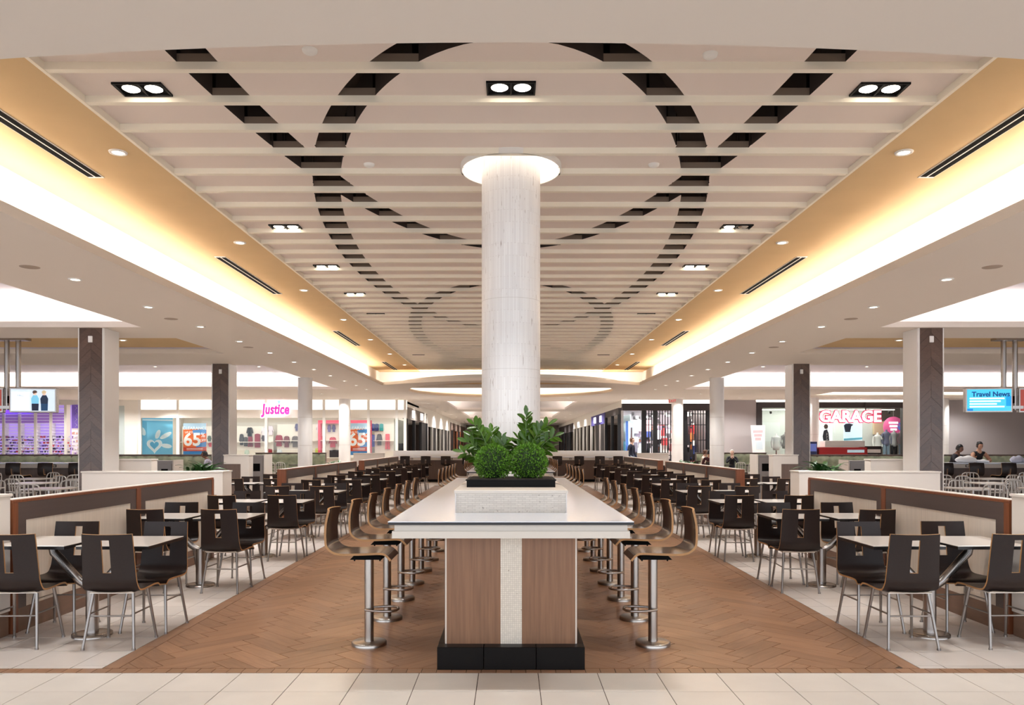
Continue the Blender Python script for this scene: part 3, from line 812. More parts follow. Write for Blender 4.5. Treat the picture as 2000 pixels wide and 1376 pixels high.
def stool(kind, x, y, rz, label, group):
    if kind not in ST:
        t = ST[kind] = thing('bar_stool', label, 'bar stool', (x, y, 0), rz, group)
        put('plywood_shell', stool_shell if kind == 'a' else slot_shell, t)
        put('swivel_plate', plate_me, t); put('pole', pole_me, t); put('base', sbase_me, t); put('foot_ring', ring_s, t)
        return t
    return dup(ST[kind], (x, y, 0), rz, label, group)
for b, (y0, n) in enumerate(((6.26, 7), (15.7, 6), (24.4, 6))):
    for s in (-1, 1):
        for i in range(n):
            stool('a', s * 1.13, y0 + .909 * i, pi / 2 if s > 0 else -pi / 2,
                  '%s bar stool from the front, %s side of the %s bar' % (ORD[i], SIDE[s], ('front', 'middle', 'farthest')[b]), 'bent plywood bar stools')

# ================================================================ HALF WALLS
def half_wall(s, y0, y1, nmod, label):
    t = thing('half_wall', label, 'half wall', (s * 4.2, y0, 0), group='wood framed half walls')
    L = y1 - y0; m = L / nmod
    a, b = (0, .12) if s > 0 else (-.12, 0)
    fa, fb = (-.012, 0) if s > 0 else (0, .012)
    oa, ob = (.12, .13) if s > 0 else (-.13, -.12)
    MB().box(a, b, 0, L, 0, 1.10).build('core', 'laminate_dark', t)
    MB().bbox(a - .015, b + .015, -.02, L + .02, 1.10, 1.125, .003).build('cap', 'edge_wood', t)
    for i in range(nmod):
        p, q = i * m, (i + 1) * m
        for xa, xb in ((fa, fb), (oa, ob)):
            MB().box(xa, xb, p + .05, q - .05, .945, 1.10).build('top_rail', 'rail_dark', t)
            for ya, yb in ((p + .05, p + .17), (q - .17, q - .05)): MB().box(xa, xb, ya, yb, .20, .945).build('stile', 'rail_dark', t)
            MB().box(xa * .4, xb * .4 if xa < 0 or xb > 0.05 else xb * .4, p + .17, q - .17, .20, .945).build('inset_panel', 'inset_cream', t) if (xa, xb) == (fa, fb) else \
                MB().box(xa, xb - .004, p + .17, q - .17, .20, .945).build('inset_panel', 'inset_cream', t)
            MB().box(xa, xb, p + .05, q - .05, 0, .20).build('base_board', 'base_brown', t)
    for i in range(nmod + 1):
        y = i * m
        ya, yb = max(-.02, y - .05), min(L + .02, y + .05)
        MB().box(a - .018, b + .018, ya, yb, 0, 1.10).build('post', 'edge_wood', t)
    MB().box(a + .005, b - .005, 0.0, L, 1.125, 1.13).build('cap_inlay', 'white_lam', t)
for s in (-1, 1):
    half_wall(s, 6.62, 11.05, 2, 'nearest wood framed half wall beside the %s tables' % SIDE[s])
    half_wall(s, 14.6, 21.3, 3, 'middle wood framed half wall beside the %s tables' % SIDE[s])
    half_wall(s, 22.4, 29.2, 3, 'farthest wood framed half wall beside the %s tables' % SIDE[s])
def white_wall(s, x0, x1, y0, y1, z, label, base=True, inset=None):
    t = thing('white_partition', label, 'partition', (0, y0, 0), group='low white partitions')
    xa, xb = sorted((s * x0, s * x1))
    MB().bbox(xa, xb, 0, y1 - y0, .2, z, .004).build('panel', 'white_lam', t)
    MB().bbox(xa - .012, xb + .012, -.012, y1 - y0 + .012, z, z + .022, .003).build('cap', 'white_lam', t)
    MB().box(xa + .01, xb - .01, .01, y1 - y0 - .01, 0, .2).build('base_board', 'base_brown', t)
    if inset:
        ia, ib = sorted((s * inset[0], s * inset[1]))
        MB().box(ia, ib, -.008, 0, .2, inset[2]).build('inset_panel', 'laminate_dark', t)
    return t
for s in (-1, 1):
    n = SIDE[s]
    white_wall(s, 4.19, 5.6, 6.3, 6.58, 1.16, 'low white partition at the near end of the %s half wall' % n)
    white_wall(s, 4.62, 4.92, 12.6, 13.0, 1.14, 'short white partition end with brown inset, %s side' % n, inset=(4.72, 4.92, .78))
    white_wall(s, 4.94, 6.95, 12.72, 12.98, 1.13, 'long low white partition in front of the %s chevron column' % n)
    white_wall(s, 6.5, 7.12, 14.2, 14.45, 1.3, 'taller white partition behind the foot of the near %s chevron column' % n)
    white_wall(s, 10.0, 11.3, 21.2, 21.45, 1.16, 'distant white partition beside the %s outer counter' % n)
    white_wall(s, 6.2, 6.8, 18.6, 18.9, 1.32, 'tall white cabinet end with brown inset beside second %s column' % n, inset=(6.4, 6.8, 1.12))
    white_wall(s, 5.15, 6.4, 31.9, 32.1, 1.2, 'white partition at the %s end of the far counter' % n)

# ================================================================ COLUMNS
def chevron_col(s, x, y, n_pl, label, flash=True):
    t = thing('chevron_column', label, 'column', (s * x, y, 0), group='square chevron columns')
    W, D = .43, .52
    x0, x1 = (-.03, W) if s > 0 else (-W, .03)
    MB().bbox(x0, x1, .012, D, 0, ZA, .004).build('core', 'column_white', t)
    f0, f1 = (.0, .40) if s > 0 else (-.40, 0)
    for a, b in ((f0 - .018, f0), (f1, f1 + .018)): MB().box(a, b, -.006, .012, 0, ZA).build('edge_trim', 'trim_white', t)
    xm, hw, ph, rise = (f0 + f1) / 2, (f1 - f0) / 2, ZA / n_pl, .19
    for side in (-1, 1):
        for i in range(-2, n_pl + 1):
            z0, z1 = i * ph, (i + 1) * ph - .002
            poly = [(xm + side * .0008, z0 + rise), (xm + side * hw, z0), (xm + side * hw, z1), (xm + side * .0008, z1 + rise)]
            poly = clip(poly, -9, 9, 0, ZA)
            if len(poly) < 3: continue
            dz = .0015 * ((i * 7 + side * 3) % 4)
            MB().prism(poly if side > 0 else poly[::-1], -.002 - dz, .012).build('chevron_plank', 'chevron', t)
    tag(MB().bbox(xm - .035, xm + .035, -.03, -.002, ZA - .25, ZA - .14, .004).build('wall_sensor', 'trim_white', t), 'small white wall sensor')
    return t
for s in (-1, 1):
    chevron_col(s, 7.07, 13.6, 26, 'near square column with dark chevron planks and white sides, %s' % SIDE[s])
    chevron_col(s, 7.08, 19.7, 26, 'second square column with dark chevron planks farther back, %s' % SIDE[s])
    for x, y, r, lb in ((6.26, 23.9, .215, 'round white column behind the %s banquette tables'), (7.45, 35.2, .26, 'far round white column before the %s storefronts'), (19.2, 35.0, .27, 'outermost round white column by the %s wall')):
        if s < 0 and x > 10: continue
        t = thing('round_column', lb % SIDE[s], 'column', (s * x, y, 0))
        MB().cyl(0, 0, 0, ZA, r, 32, cap=False).build('shaft', 'column_white', t)
        for z in (1.55, 2.4): MB().lathe([(r + .0005, z - .004), (r + .003, z), (r + .0005, z + .004)], 32).build('joint', colm((190, 180, 172)), t)
t = thing('round_column', 'round white column standing in front of the pink-lettered shop', 'column', (13.2, 34.4, 0))
MB().cyl(0, 0, 0, ZA, .27, 32, cap=False).build('shaft', 'column_white', t)
MB().lathe([(.2705, 2.0), (.273, 2.004), (.2705, 2.008)], 32).build('joint', colm((190, 180, 172)), t)
# ================================================================ TEXT
def text_mesh(body, size, mats, ext=.01, off=0.0, shear=0.0):
    cu = bpy.data.curves.new('lettering', 'FONT'); cu.body = body; cu.size = size; cu.extrude = ext; cu.offset = off; cu.shear = shear
    cu.align_x = 'CENTER'; cu.align_y = 'CENTER'; cu.resolution_u = 3
    o = bpy.data.objects.new('lettering', cu); C.objects.link(o)
    me = bpy.data.meshes.new_from_object(o.evaluated_get(bpy.context.evaluated_depsgraph_get()))
    bpy.data.objects.remove(o); bpy.data.curves.remove(cu)
    me.materials.clear()
    me.materials.append(getm(mats)); me.transform(Matrix.Rotation(pi / 2, 4, 'X'))
    return me
# ================================================================ ALUMINIUM CHAIRS, OUTER SEATING
nb = MB().tube([(-.19, -.19, .44), (-.195, -.215, .62), (-.19, -.235, .78), (-.165, -.245, .84), (-.11, -.25, .865), (0, -.252, .87), (.11, -.25, .865), (.165, -.245, .84), (.19, -.235, .78), (.195, -.215, .62), (.19, -.19, .44)], .0135, 6).mesh('back_frame', 'aluminium')
ns = MB().tube([(0, -.19, .45), (0, -.222, .66), (0, -.249, .862)], .012, 6).mesh('slat', 'aluminium')
nbar = MB().tube([(-.195, -.215, .60), (0, -.222, .60), (.195, -.215, .60)], .010, 6).mesh('cross_bar', 'aluminium')
nse = MB().bbox(-.2, .2, -.2, .2, .43, .455, .008).mesh('seat', 'aluminium')
nlegs = [MB().tube([(sx * .175, sy * .17, .43), (sx * .205, sy * .215, 0)], .012, 6).mesh('leg', 'aluminium') for sx in (-1, 1) for sy in (-1, 1)]
NV = [None]
def navy(x, y, rz, label):
    if NV[0] is None:
        t = NV[0] = thing('aluminium_chair', label, 'chair', (x, y, 0), rz, 'brushed aluminium slat back chairs')
        put('back_frame', nb, t); put('seat', nse, t); put('cross_bar', nbar, t)
        for dx in (-.075, 0, .075): put('slat', ns, t, (dx, 0, 0))
        for l in nlegs: put('leg', l, t)
        return t
    return dup(NV[0], (x, y, 0), rz, label)
ct_top = MB().bbox(-.35, .35, -.35, .35, .735, .76, .003).mesh('tabletop', 'table_white')
ct_post = MB().cyl(0, 0, .02, .735, .035, 12).mesh('post', 'steel')
ct_base = MB().lathe([(0, .03), (.22, .02), (.23, 0)], 20).mesh('base', 'steel')
def cafe_table(x, y, label):
    t = thing('cafe_table', label, 'table', (x, y, 0), group='square cafe tables')
    put('tabletop', ct_top, t); put('post', ct_post, t); put('base', ct_base, t)
rn = random.Random(5)
for s in (-1, 1):
    for r, y in enumerate((14.9, 17.0, 19.1)):
        for c in range(4):
            x = 8.75 + 1.42 * c + .15 * (r % 2)
            where = '%s outer area, %s row, %s from the aisle' % (SIDE[s], ('near', 'middle', 'back')[r], ORD[c])
            cafe_table(s * x, y, 'square white cafe table, ' + where)
            for f in (1, -1):
                navy(s * x + rn.uniform(-.1, .1), y - f * .52, (0 if f > 0 else pi) + rn.uniform(-.35, .35), 'aluminium slat chair, %s side, %s' % ('near' if f > 0 else 'far', where))
    for c in range(4):                       # by the inner banquette
        navy(s * (8.95 + .52 * c), 30.9 + .12 * (c % 2), pi * 0 + rn.uniform(-.2, .2), '%s aluminium chair from the aisle at the far %s banquette' % (ORD[c], SIDE[s]))
    for c in range(4):
        navy(s * (10.9 + .75 * c), 25.4, rn.uniform(-.4, .4), '%s aluminium chair from the aisle at the outer %s banquette' % (ORD[c], SIDE[s]))
# ---- counters
def counter(x0, x1, y, z, label, group='distant counters', wall=0):
    t = thing('tall_counter', label, 'counter', (0, y, 0), group=group)
    MB().box(x0, x1, .12, .6, .1, z - .14).build('front_panel', 'laminate_dark', t)
    MB().bbox(x0 - .05, x1 + .05, -.05, .75, z - .03, z, .003).build('countertop', 'quartz', t)
    MB().box(x0, x1, 0, .7, z - .14, z - .03).build('apron', 'white_lam', t)
    MB().box(x0 + .05, x1 - .05, .1, .62, 0, .1).build('plinth', 'plinth_black', t)
    n = max(2, int((x1 - x0) / 1.6))
    for i in range(n):
        xx = x0 + (x1 - x0) * (i + .5) / n
        o = MB().box(xx - .05, xx + .05, -.008, 0, z - .12, z - .05).build('outlet', 'slot_black', t); MB().box(xx - .035, xx + .035, -.01, -.008, z - .105, z - .065).build('cover', 'white_lam', o)
    return t
for s in (-1, 1):
    xa, xb = sorted((s * 11.4, s * 16.2))
    counter(xa, xb, 21.7, 1.07, 'long dark counter with white edge at the far %s' % SIDE[s])
    for i, x in enumerate((11.6, 12.42, 13.28, 14.1, 14.95)):
        stool('b', s * x, 21.25, 0, '%s slotted dark counter stool from the column, far %s' % (ORD[i], SIDE[s]), 'dark counter stools')
fc = counter(-5.0, 5.0, 33.0, 1.05, 'wide counter closing the far end of the seating aisle')
MB().box(-5.05, 5.05, .75, .9, 0, 1.27).build('back_wall', 'white_lam', fc)
MB().box(-5.05, 5.05, .70, .93, 1.27, 1.30).build('cap', 'white_lam', fc)
for i, x in enumerate((-4.35, -3.5, -2.68, -1.8, -.95, .95, 1.9, 2.8, 3.65, 4.4)):
    stool('b', x, 32.55, 0, '%s dark stool from the left along the far end counter' % ORD[i], 'far counter stools')
# ---- banquettes
def banquette(x0, x1, y, z, label):
    t = thing('banquette', label, 'banquette', (0, y, 0), group='green tufted banquettes')
    nx, nz = int((x1 - x0) / .07), 9
    vs = []
    for j in range(nz + 1):
        for i in range(nx + 1):
            u, v = i / nx, j / nz
            xx = x0 + (x1 - x0) * u; zz = .45 + (z - .45) * v
            bmp = .05 * abs(sin(pi * (xx) / .42)) ** .5 * abs(sin(pi * v * 2)) ** .5
            vs.append((xx, .0 - bmp + .10 * v * .3, zz))
    MB().add(vs, [(j * (nx + 1) + i, j * (nx + 1) + i + 1, (j + 1) * (nx + 1) + i + 1, (j + 1) * (nx + 1) + i) for j in range(nz) for i in range(nx)], 0, True).build('tufted_back', 'banquette', t)
    MB().box(x0, x1, .02, .22, 0, z + .01).build('back_panel', 'laminate_dark', t)
    MB().bbox(x0 - .02, x1 + .02, .0, .25, z + .01, z + .03, .003).build('cap', 'rail_dark', t)
    n = max(1, int((x1 - x0) / 1.3))
    for i in range(n):
        a, b = x0 + (x1 - x0) * i / n, x0 + (x1 - x0) * (i + 1) / n
        MB().bbox(a + .004, b - .004, -.55, -.02, .33, .47, .03).build('seat_cushion', 'banquette', t)
    MB().box(x0 + .02, x1 - .02, -.5, .02, 0, .33).build('base', 'laminate_dark', t)
for s in (-1, 1):
    for a, b, y, z, lb in ((7.7, 10.6, 32.6, 1.2, 'green tufted banquette nearest the aisle, far %s'), (10.3, 13.9, 27.0, 1.2, 'green tufted banquette between the columns, far %s'), (14.2, 18.6, 27.0, 1.2, 'outermost green tufted banquette, far %s')):
        banquette(*sorted((s * a, s * b)), y, z, lb % SIDE[s])
# small dark tables in front of the inner banquettes
for s in (-1, 1):
    for c in range(3):
        x = s * (8.55 + .95 * c)
        t = thing('cafe_table', '%s small dark table from the aisle before the far %s banquette' % (ORD[c], SIDE[s]), 'table', (x, 31.6, 0), group='small dark tables')
        MB().bbox(-.3, .3, -.3, .3, .73, .76, .003).build('tabletop', 'chair_dark', t); put('post', ct_post, t); put('base', ct_base, t)
# ---- waste stations
def waste(x, y, w_, h, label):
    t = thing('waste_station', label, 'waste bin', (x, y, 0), group='stainless waste stations')
    MB().bbox(-w_ / 2, w_ / 2, 0, .6, .08, h, .004).build('cabinet', 'steel_dark', t)
    MB().box(-w_ / 2 + .02, w_ / 2 - .02, .02, .58, 0, .08).build('plinth', 'plinth_black', t)
    MB().box(-w_ / 2 - .03, -w_ / 2, -.02, .62, 0, h + .02).build('side_panel', 'white_lam', t)
    MB().box(w_ / 2, w_ / 2 + .03, -.02, .62, 0, h + .02).build('side_panel', 'white_lam', t)
    for s in (-1, 1):
        d = MB().bbox(s * w_ / 4 - w_ / 4 + .02, s * w_ / 4 + w_ / 4 - .02, -.015, 0, .12, h - .08, .003).build('door', 'steel_dark', t)
        MB().box(s * w_ / 4 - .09, s * w_ / 4 + .09, -.02, -.015, h - .42, h - .22).build('flap', 'slot_black', d)
        MB().tube([(s * w_ / 4 - .08, -.02, h - .55), (s * w_ / 4 - .08, -.05, h - .55), (s * w_ / 4 + .08, -.05, h - .55), (s * w_ / 4 + .08, -.02, h - .55)], .008, 6).build('handle', 'steel', d)
for s in (-1, 1):
    waste(s * 6.85, 20.6, .75, 1.3, 'stainless waste station left of the tall %s cabinet' % SIDE[s] if s > 0 else 'stainless waste station right of the tall left cabinet')
    waste(s * 9.55, 21.2, .85, 1.14, 'distant stainless waste station beside the white partition, far %s' % SIDE[s])
# ---- leafy planters
bl = []
for i in range(7):
    u = i / 6; wd = .042 * sin(pi * min(1, u * .92 + .08)) ** .8 + .001
    bl += [(u * .42, -wd, .34 * u - .42 * u * u), (u * .42, 0, .34 * u - .42 * u * u - .008), (u * .42, wd, .34 * u - .42 * u * u)]
bleaf = MB().add(bl, [(i * 3 + k, i * 3 + k + 1, i * 3 + k + 4, i * 3 + k + 3) for i in range(6) for k in (0, 1)], 0, True).mesh('leaf', 'leaf_broad')
def leafy(x, y, z, n, sc, label, seed, pot=None):
    r_ = random.Random(seed); t = thing('leafy_plant', label, 'plant', (x, y, 0), group='leafy green plants')
    MB().bbox(-.3, .3, -.12, .12, 0 if pot else z - .3, z, .005).build('planter', 'white_lam', t)
    MB().box(-.28, .28, -.1, .1, z, z + .004).build('soil', 'soil', t)
    for i in range(n):
        a = r_.uniform(0, 2 * pi); tl = r_.uniform(-.95, -.05); k = sc * r_.uniform(.6, 1.1)
        o = put('leaf', bleaf, t); o.location = (r_.uniform(-.2, .2) * sc * 1.2, r_.uniform(-.06, .06), z); o.rotation_euler = (r_.uniform(-.3, .3), tl, a); o.scale = (k, k, k)
for s in (-1, 1):
    leafy(s * 5.35, 13.5, 1.06, 60, .85, 'leafy green plant behind the long white partition, %s' % SIDE[s], 20 + s, True)
    leafy(s * 7.12, 32.0, .6, 44, 1.25, 'tall leafy plant at the aisle end of far %s banquette' % SIDE[s], 30 + s, True)
# ---- ceiling hung screens
def tv(s, x, label, kind):
    t = thing('hanging_screen', label, 'television', (s * x, 15.7, 2.47), s * -.16, 'hanging television screens')
    MB().bbox(-.44, .44, 0, .12, -.25, .25, .012).build('housing', 'steel', t)
    sc = MB().box(-.405, .405, -.006, 0, -.215, .215).build('screen', colm((206, 222, 236) if kind == 'ad' else (70, 200, 232) if kind == 'news' else (150, 60, 50), .4, .8), t)
    if kind == 'news':
        put('lettering', text_mesh('Travel News', .135, colm((10, 84, 160), .5, .35), .002, .004), sc, (.03, -.009, .115))
        for i in range(4): MB().box(-.36, .28 - .07 * (i % 3), -.009, -.006, .02 - .055 * i, .048 - .055 * i).build('text_line', colm((240, 250, 255), .5, 1.2), sc)
        MB().box(-.405, -.3, -.009, -.006, -.215, -.17).build('band', colm((20, 130, 205), .5, .9), sc); MB().box(.31, .405, -.009, -.006, -.12, .08).build('band', colm((20, 150, 215), .5, .9), sc)
    if kind == 'ad':
        MB().box(-.385, -.06, -.009, -.006, -.2, .16).build('white_panel', colm((246, 250, 255), .5, .9), sc)
        put('lettering', text_mesh('FALL', .06, colm((150, 176, 196), .5, .4), .002), sc, (-.22, -.012, .09))
        for i in range(3): MB().box(-.36, -.14 + .02 * i, -.011, -.009, -.02 - .05 * i, -.008 - .05 * i).build('text_line', colm((200, 214, 224), .5, .8), sc)
        for k, (dx, c1, c2, hc) in enumerate(((.04, (120, 190, 220), (26, 34, 60), (90, 70, 60)), (.21, (24, 40, 64), (30, 70, 110), (220, 200, 160)))):
            f = MB().prism([(dx - .05, -.2), (dx + .06, -.2), (dx + .075, .03), (dx + .04, .1), (dx - .03, .1), (dx - .07, .03)], -.012, -.006).build('figure', colm(c1, .5, .8), sc)
            MB().prism([(dx - .055, -.21), (dx + .065, -.21), (dx + .07, -.07), (dx - .06, -.07)], -.014, -.006).build('skirt', colm(c2, .5, .5), f)
            MB().prism([(dx + .035 * cos(a * pi / 5), .14 + .045 * sin(a * pi / 5)) for a in range(10)], -.014, -.006).build('face', colm((226, 190, 170), .5, .8), f)
            MB().prism([(dx + (.045 if a < 6 else .03) * cos(a * pi / 5), .152 + .045 * sin(a * pi / 5)) for a in range(7)], -.016, -.006).build('hair', colm(hc, .5, .5), f)
for s in (-1, 1):
    tv(s, 9.55, 'hanging screen showing two fashion models, left of the near chevron column' if s < 0 else 'hanging turquoise news screen right of the near chevron column', 'ad' if s < 0 else 'news')
    tv(s, 10.62, 'hanging screen with red picture at the %s edge' % SIDE[s], 'red')
    t = thing('screen_mount', 'pair of chrome ceiling poles carrying the %s screens' % SIDE[s], 'screen mount', (s * 10.08, 15.9, 0))
    for dx in (-.115, .115): MB().cyl(dx, 0, 2.28, 3.73, .05, 16).build('pole', 'steel', t)
    MB().bbox(-.32, .32, -.1, .1, 3.68, 3.735, .004).build('ceiling_plate', 'steel', t)
    MB().box(-.6, .6, -.15, .03, 2.3, 2.36).build('cross_bar', 'steel', t); MB().box(-.1, .1, -.04, .04, 2.42, 2.56).build('bracket', 'slot_black', t)
# ---- exit sign
t = thing('exit_sign', 'small red and white exit sign hung from the right rear ceiling', 'sign', (6.9, 33.6, 3.42))
MB().bbox(-.17, .17, 0, .04, -.09, .09, .004).build('box', 'trim_white', t)
put('lettering', text_mesh('EXIT', .16, colm((225, 40, 40), .5, .5), .004), t, (0, -.006, 0)); MB().cyl(0, .02, .08, .18, .012, 8).build('rod', 'trim_white', t)
# ================================================================ STOREFRONTS
YS = 36.0
PXM = F / YS
def SX(px): return (px - CX) * YS / F
def SZ(py): return H - (py - CY) * YS / F
def wall(name, x0, x1, y0, y1, m, label, z0=0, z1=ZA):
    return tag(MB().box(x0, x1, y0, y1, z0, z1).build(name, m), label, 'wall', kind='structure')
wall('wall_left', -27, -26.8, 4, 40, 'paint_white', 'plain white wall closing the far left side')
wall('wall_right', 26.8, 27, 4, 40, 'store_grey', 'plain grey wall closing the far right side')
wall('wall_back_left', SX(158), SX(270), YS, YS + .2, 'store_white', 'cream wall between the purple shop and the clothes shop')
wall('wall_back_grey', SX(1388), SX(1477), YS, YS + .2, 'store_grey', 'plain grey wall between the grille shop and pink-lettered shop')
wall('wall_back_right', SX(1772), 26.8, YS, YS + .2, 'store_grey', 'plain grey rear wall at the far right')
wall('wall_back_top', -26.8, SX(158), YS, YS + .2, 'store_white', 'cream wall above the purple shop front', SZ(790), ZA)
wall('wall_back_far', 5.9, 27, 41.0, 41.2, 'store_white', 'pale wall at the back of the right shops')
wall('wall_back_shops', -27, -5.6, 41.0, 41.2, 'store_white', 'pale wall at the back of the left shops')
wall('wall_store_left', SX(270) - .15, SX(270), YS + .2, 41, 'store_white', 'cream side wall inside the clothes shop')
wall('wall_store_right', SX(1388), SX(1388) + .15, YS + .2, 41, 'store_dark', 'dark side wall inside the grille shop')
wall('wall_store_mint', SX(1477), SX(1772), 38.6, 38.8, 'store_mint', 'pale mint wall behind the pink-lettered shop window')
tag(MB().box(-27, -SX(1210) * 0 - 4.8, YS + .2, 41, 3.45, 3.55).build('ceiling_shops', 'paint_white'), 'white ceiling inside the left shops', 'ceiling', kind='structure')
tag(MB().box(5.2, 27, YS + .2, 41, 3.45, 3.55).build('ceiling_shops_right', 'paint_white'), 'white ceiling inside the right shops', 'ceiling', kind='structure')
# niche with a window strip in the cream wall
tag(MB().box(SX(232), SX(243), YS - .02, YS, SZ(888), SZ(792)).build('window_1', colm((196, 206, 204), .2)), 'narrow tall grey window in the cream left wall', 'window', kind='structure')
# ---- clothes shop, left
st = thing('clothes_storefront', 'bright glass clothes shop front with glowing white header, left', 'storefront', (0, YS, 0))
xa, xb = SX(270), -4.78
MB().box(xa, xb, .01, .15, 3.16, ZA - .01).build('glowing_header', 'header_glow', st)
MB().box(xa, xb, -.04, .2, 2.78, 3.16).build('fascia', 'store_white', st)
mul = [xa + .08, SX(348), SX(420), SX(520), SX(633), SX(720), SX(775), xb - .07]
for x in mul: MB().box(x - .06, x + .06, -.06, .1, 0, ZA).build('mullion', 'trim_white', st)
for i in range(len(mul) - 1): MB().box(mul[i] + .06, mul[i + 1] - .06, .02, .03, .1, 2.78).build('glass_pane', 'glass', st)
MB().box(xa, xb, -.04, .12, 0, .1).build('sill', 'trim_white', st)
sg = thing('shop_sign', 'pink bubbly hand-lettered shop sign outlined in white, hanging', 'sign', (SX(543), YS - .35, SZ(800)))
put('outline', text_mesh('Justice', .6, colm((255, 252, 255), .4, 1.4), .012, .06, .1), sg, (0, .02, 0))
put('lettering', text_mesh('Justice', .6, colm((232, 60, 180), .4, .7), .03, .022, .1), sg)
sg.scale = (.78, 1, 1.05)
MB().prism([(.2 + .09 * sin(a * pi / 8) ** 3 * 1.0, .33 + .08 * (cos(a * pi / 8) - .38 * cos(2 * a * pi / 8))) for a in range(16)], -.05, .0).build('blue_heart', colm((150, 205, 245), .4, 1.0), sg)
for x in (-.72, .72): MB().cyl(x, .02, .2, ZA - SZ(800), .006, 6).build('hanging_rod', 'steel', sg)
def poster(px0, px1, py0, py1, rgb, label, y=None, emit=.35, cat='poster'):
    y = YS + .3 if y is None else y
    a, b = at(px0, py1, y), at(px1, py0, y)
    t = thing('wall_poster', label, cat, (a.x, y, a.z))
    MB().box(0, b.x - a.x, 0, .03, 0, b.z - a.z).build('sheet', colm(rgb, .6, emit), t)
    return t, b.x - a.x, b.z - a.z
def flat(t, poly, rgb, name, d=.012, emit=.35): return MB().prism(poly, -d, 0).build(name, colm(rgb, .6, emit), t)
def heart(cx, cz, s, k=28): return [(cx + s * 16 * sin(2 * pi * a / k) ** 3 / 17, cz + s * (13 * cos(2 * pi * a / k) - 5 * cos(4 * pi * a / k) - 2 * cos(6 * pi * a / k) - cos(8 * pi * a / k)) / 17) for a in range(k)]
t, w_, h = poster(272, 337, 811, 889, (126, 196, 226), 'light blue poster with a cut-out white heart and petals')
flat(t, heart(w_ * .46, h * .25, .38), (246, 246, 244), 'heart_outer', .02); flat(t, heart(w_ * .46, h * .26, .22), (110, 186, 220), 'heart_inner', .026)
for cx, cz, a, l in ((.12, .60, 1.9, .2), (.56, .53, 1.2, .22), (.80, .50, .5, .3), (.82, .24, -.15, .25)):
    e = [(w_ * cx + l * cos(k * pi / 6) * cos(a) - .1 * sin(k * pi / 6) * sin(a), h * cz + l * cos(k * pi / 6) * sin(a) + .1 * sin(k * pi / 6) * cos(a)) for k in range(12)]
    flat(t, e, (244, 246, 244), 'petal', .02)
flat(t, [(0, h * .88), (w_, h * .86), (w_, h * .9), (0, h * .91)], (240, 248, 252), 'light_band')
def sale(px0, px1, label, txt):
    t, w_, h = poster(px0, px1, 826, 888, (236, 112, 52), label)
    flat(t, [(0, h * .82), (w_, h * .82), (w_, h), (0, h)], (196, 220, 240), 'sky_band'); flat(t, [(w_ * .45, h * .6), (w_, h * .68), (w_, h * .82), (w_ * .4, h * .78)], (92, 150, 210), 'blue_sweep')
    flat(t, [(0, 0), (w_, 0), (w_, h * .12), (0, h * .12)], (70, 140, 200), 'blue_band'); flat(t, [(0, h * .12), (w_, h * .12), (w_, h * .24), (0, h * .24)], (214, 66, 44), 'red_band')
    flat(t, [(w_ * .55, h * .24), (w_, h * .26), (w_, h * .42), (w_ * .6, h * .36)], (92, 150, 210), 'blue_sweep')
    W_ = colm((250, 246, 240), .5, .5)
    put('lettering', text_mesh('CLEARANCE', .2, W_, .004), t, (w_ * .5, -.02, h * .84)); put('lettering', text_mesh('UP TO', .13, W_, .004), t, (w_ * .25, -.02, h * .71))
    put('lettering', text_mesh(txt, .82, W_, .006, .02), t, (w_ * .4, -.024, h * .47)); put('lettering', text_mesh('%', .3, W_, .006), t, (w_ * .86, -.024, h * .62)); put('lettering', text_mesh('OFF', .16, W_, .006), t, (w_ * .86, -.024, h * .46))
    for k in range(2): flat(t, [(w_ * .15, h * (.155 + .04 * k)), (w_ * .85, h * (.155 + .04 * k)), (w_ * .85, h * (.17 + .04 * k)), (w_ * .15, h * (.17 + .04 * k))], (250, 236, 226), 'fine_print', .016)
sale(358, 403, 'orange and blue 65 percent off poster, whole, left of column', '65')
sale(684, 718, 'orange and blue sale poster half hidden behind the round column', '65')
# shop interior: shelving wall and hanging clothes
def shelf_unit(x0, x1, y, z0, z1, m, label, nsh=3, frame=None):
    t = thing('shop_shelf', label, 'shelf', (x0, y, z0))
    MB().box(0, x1 - x0, .35, .4, 0, z1 - z0).build('back_board', m, t)
    for i in range(nsh): MB().box(0, x1 - x0, 0, .35, (z1 - z0) * i / nsh, (z1 - z0) * i / nsh + .03).build('shelf_board', 'store_white', t)
    if frame:
        for a in ((-.12, 0, 0, z1 - z0), (x1 - x0, x1 - x0 + .12, 0, z1 - z0), (-.12, x1 - x0 + .12, z1 - z0, z1 - z0 + .16)): MB().box(a[0], a[1], -.02, .4, a[2], a[3]).build('frame', frame, t)
pink = colm((226, 84, 112), .6)
shelf_unit(-16.9, -14.5, 40, 0, 2.5, 'store_white', 'white wall shelving behind the heart poster')
shelf_unit(-14.4, -12.2, 40, 0, 2.5, 'store_white', 'white wall shelving behind the 65 percent poster')
shelf_unit(-12.0, -9.9, 40, 0, 2.6, 'store_white', 'white wall shelving with dark jackets in the clothes shop')
shelf_unit(-9.6, -7.2, 39.6, 0, 2.62, 'store_white', 'pink framed shelving bay in the clothes shop', frame=pink)
shelf_unit(-7.0, -5.5, 40, 0, 2.6, 'store_white', 'shelving with blue clothes at right end of clothes shop')
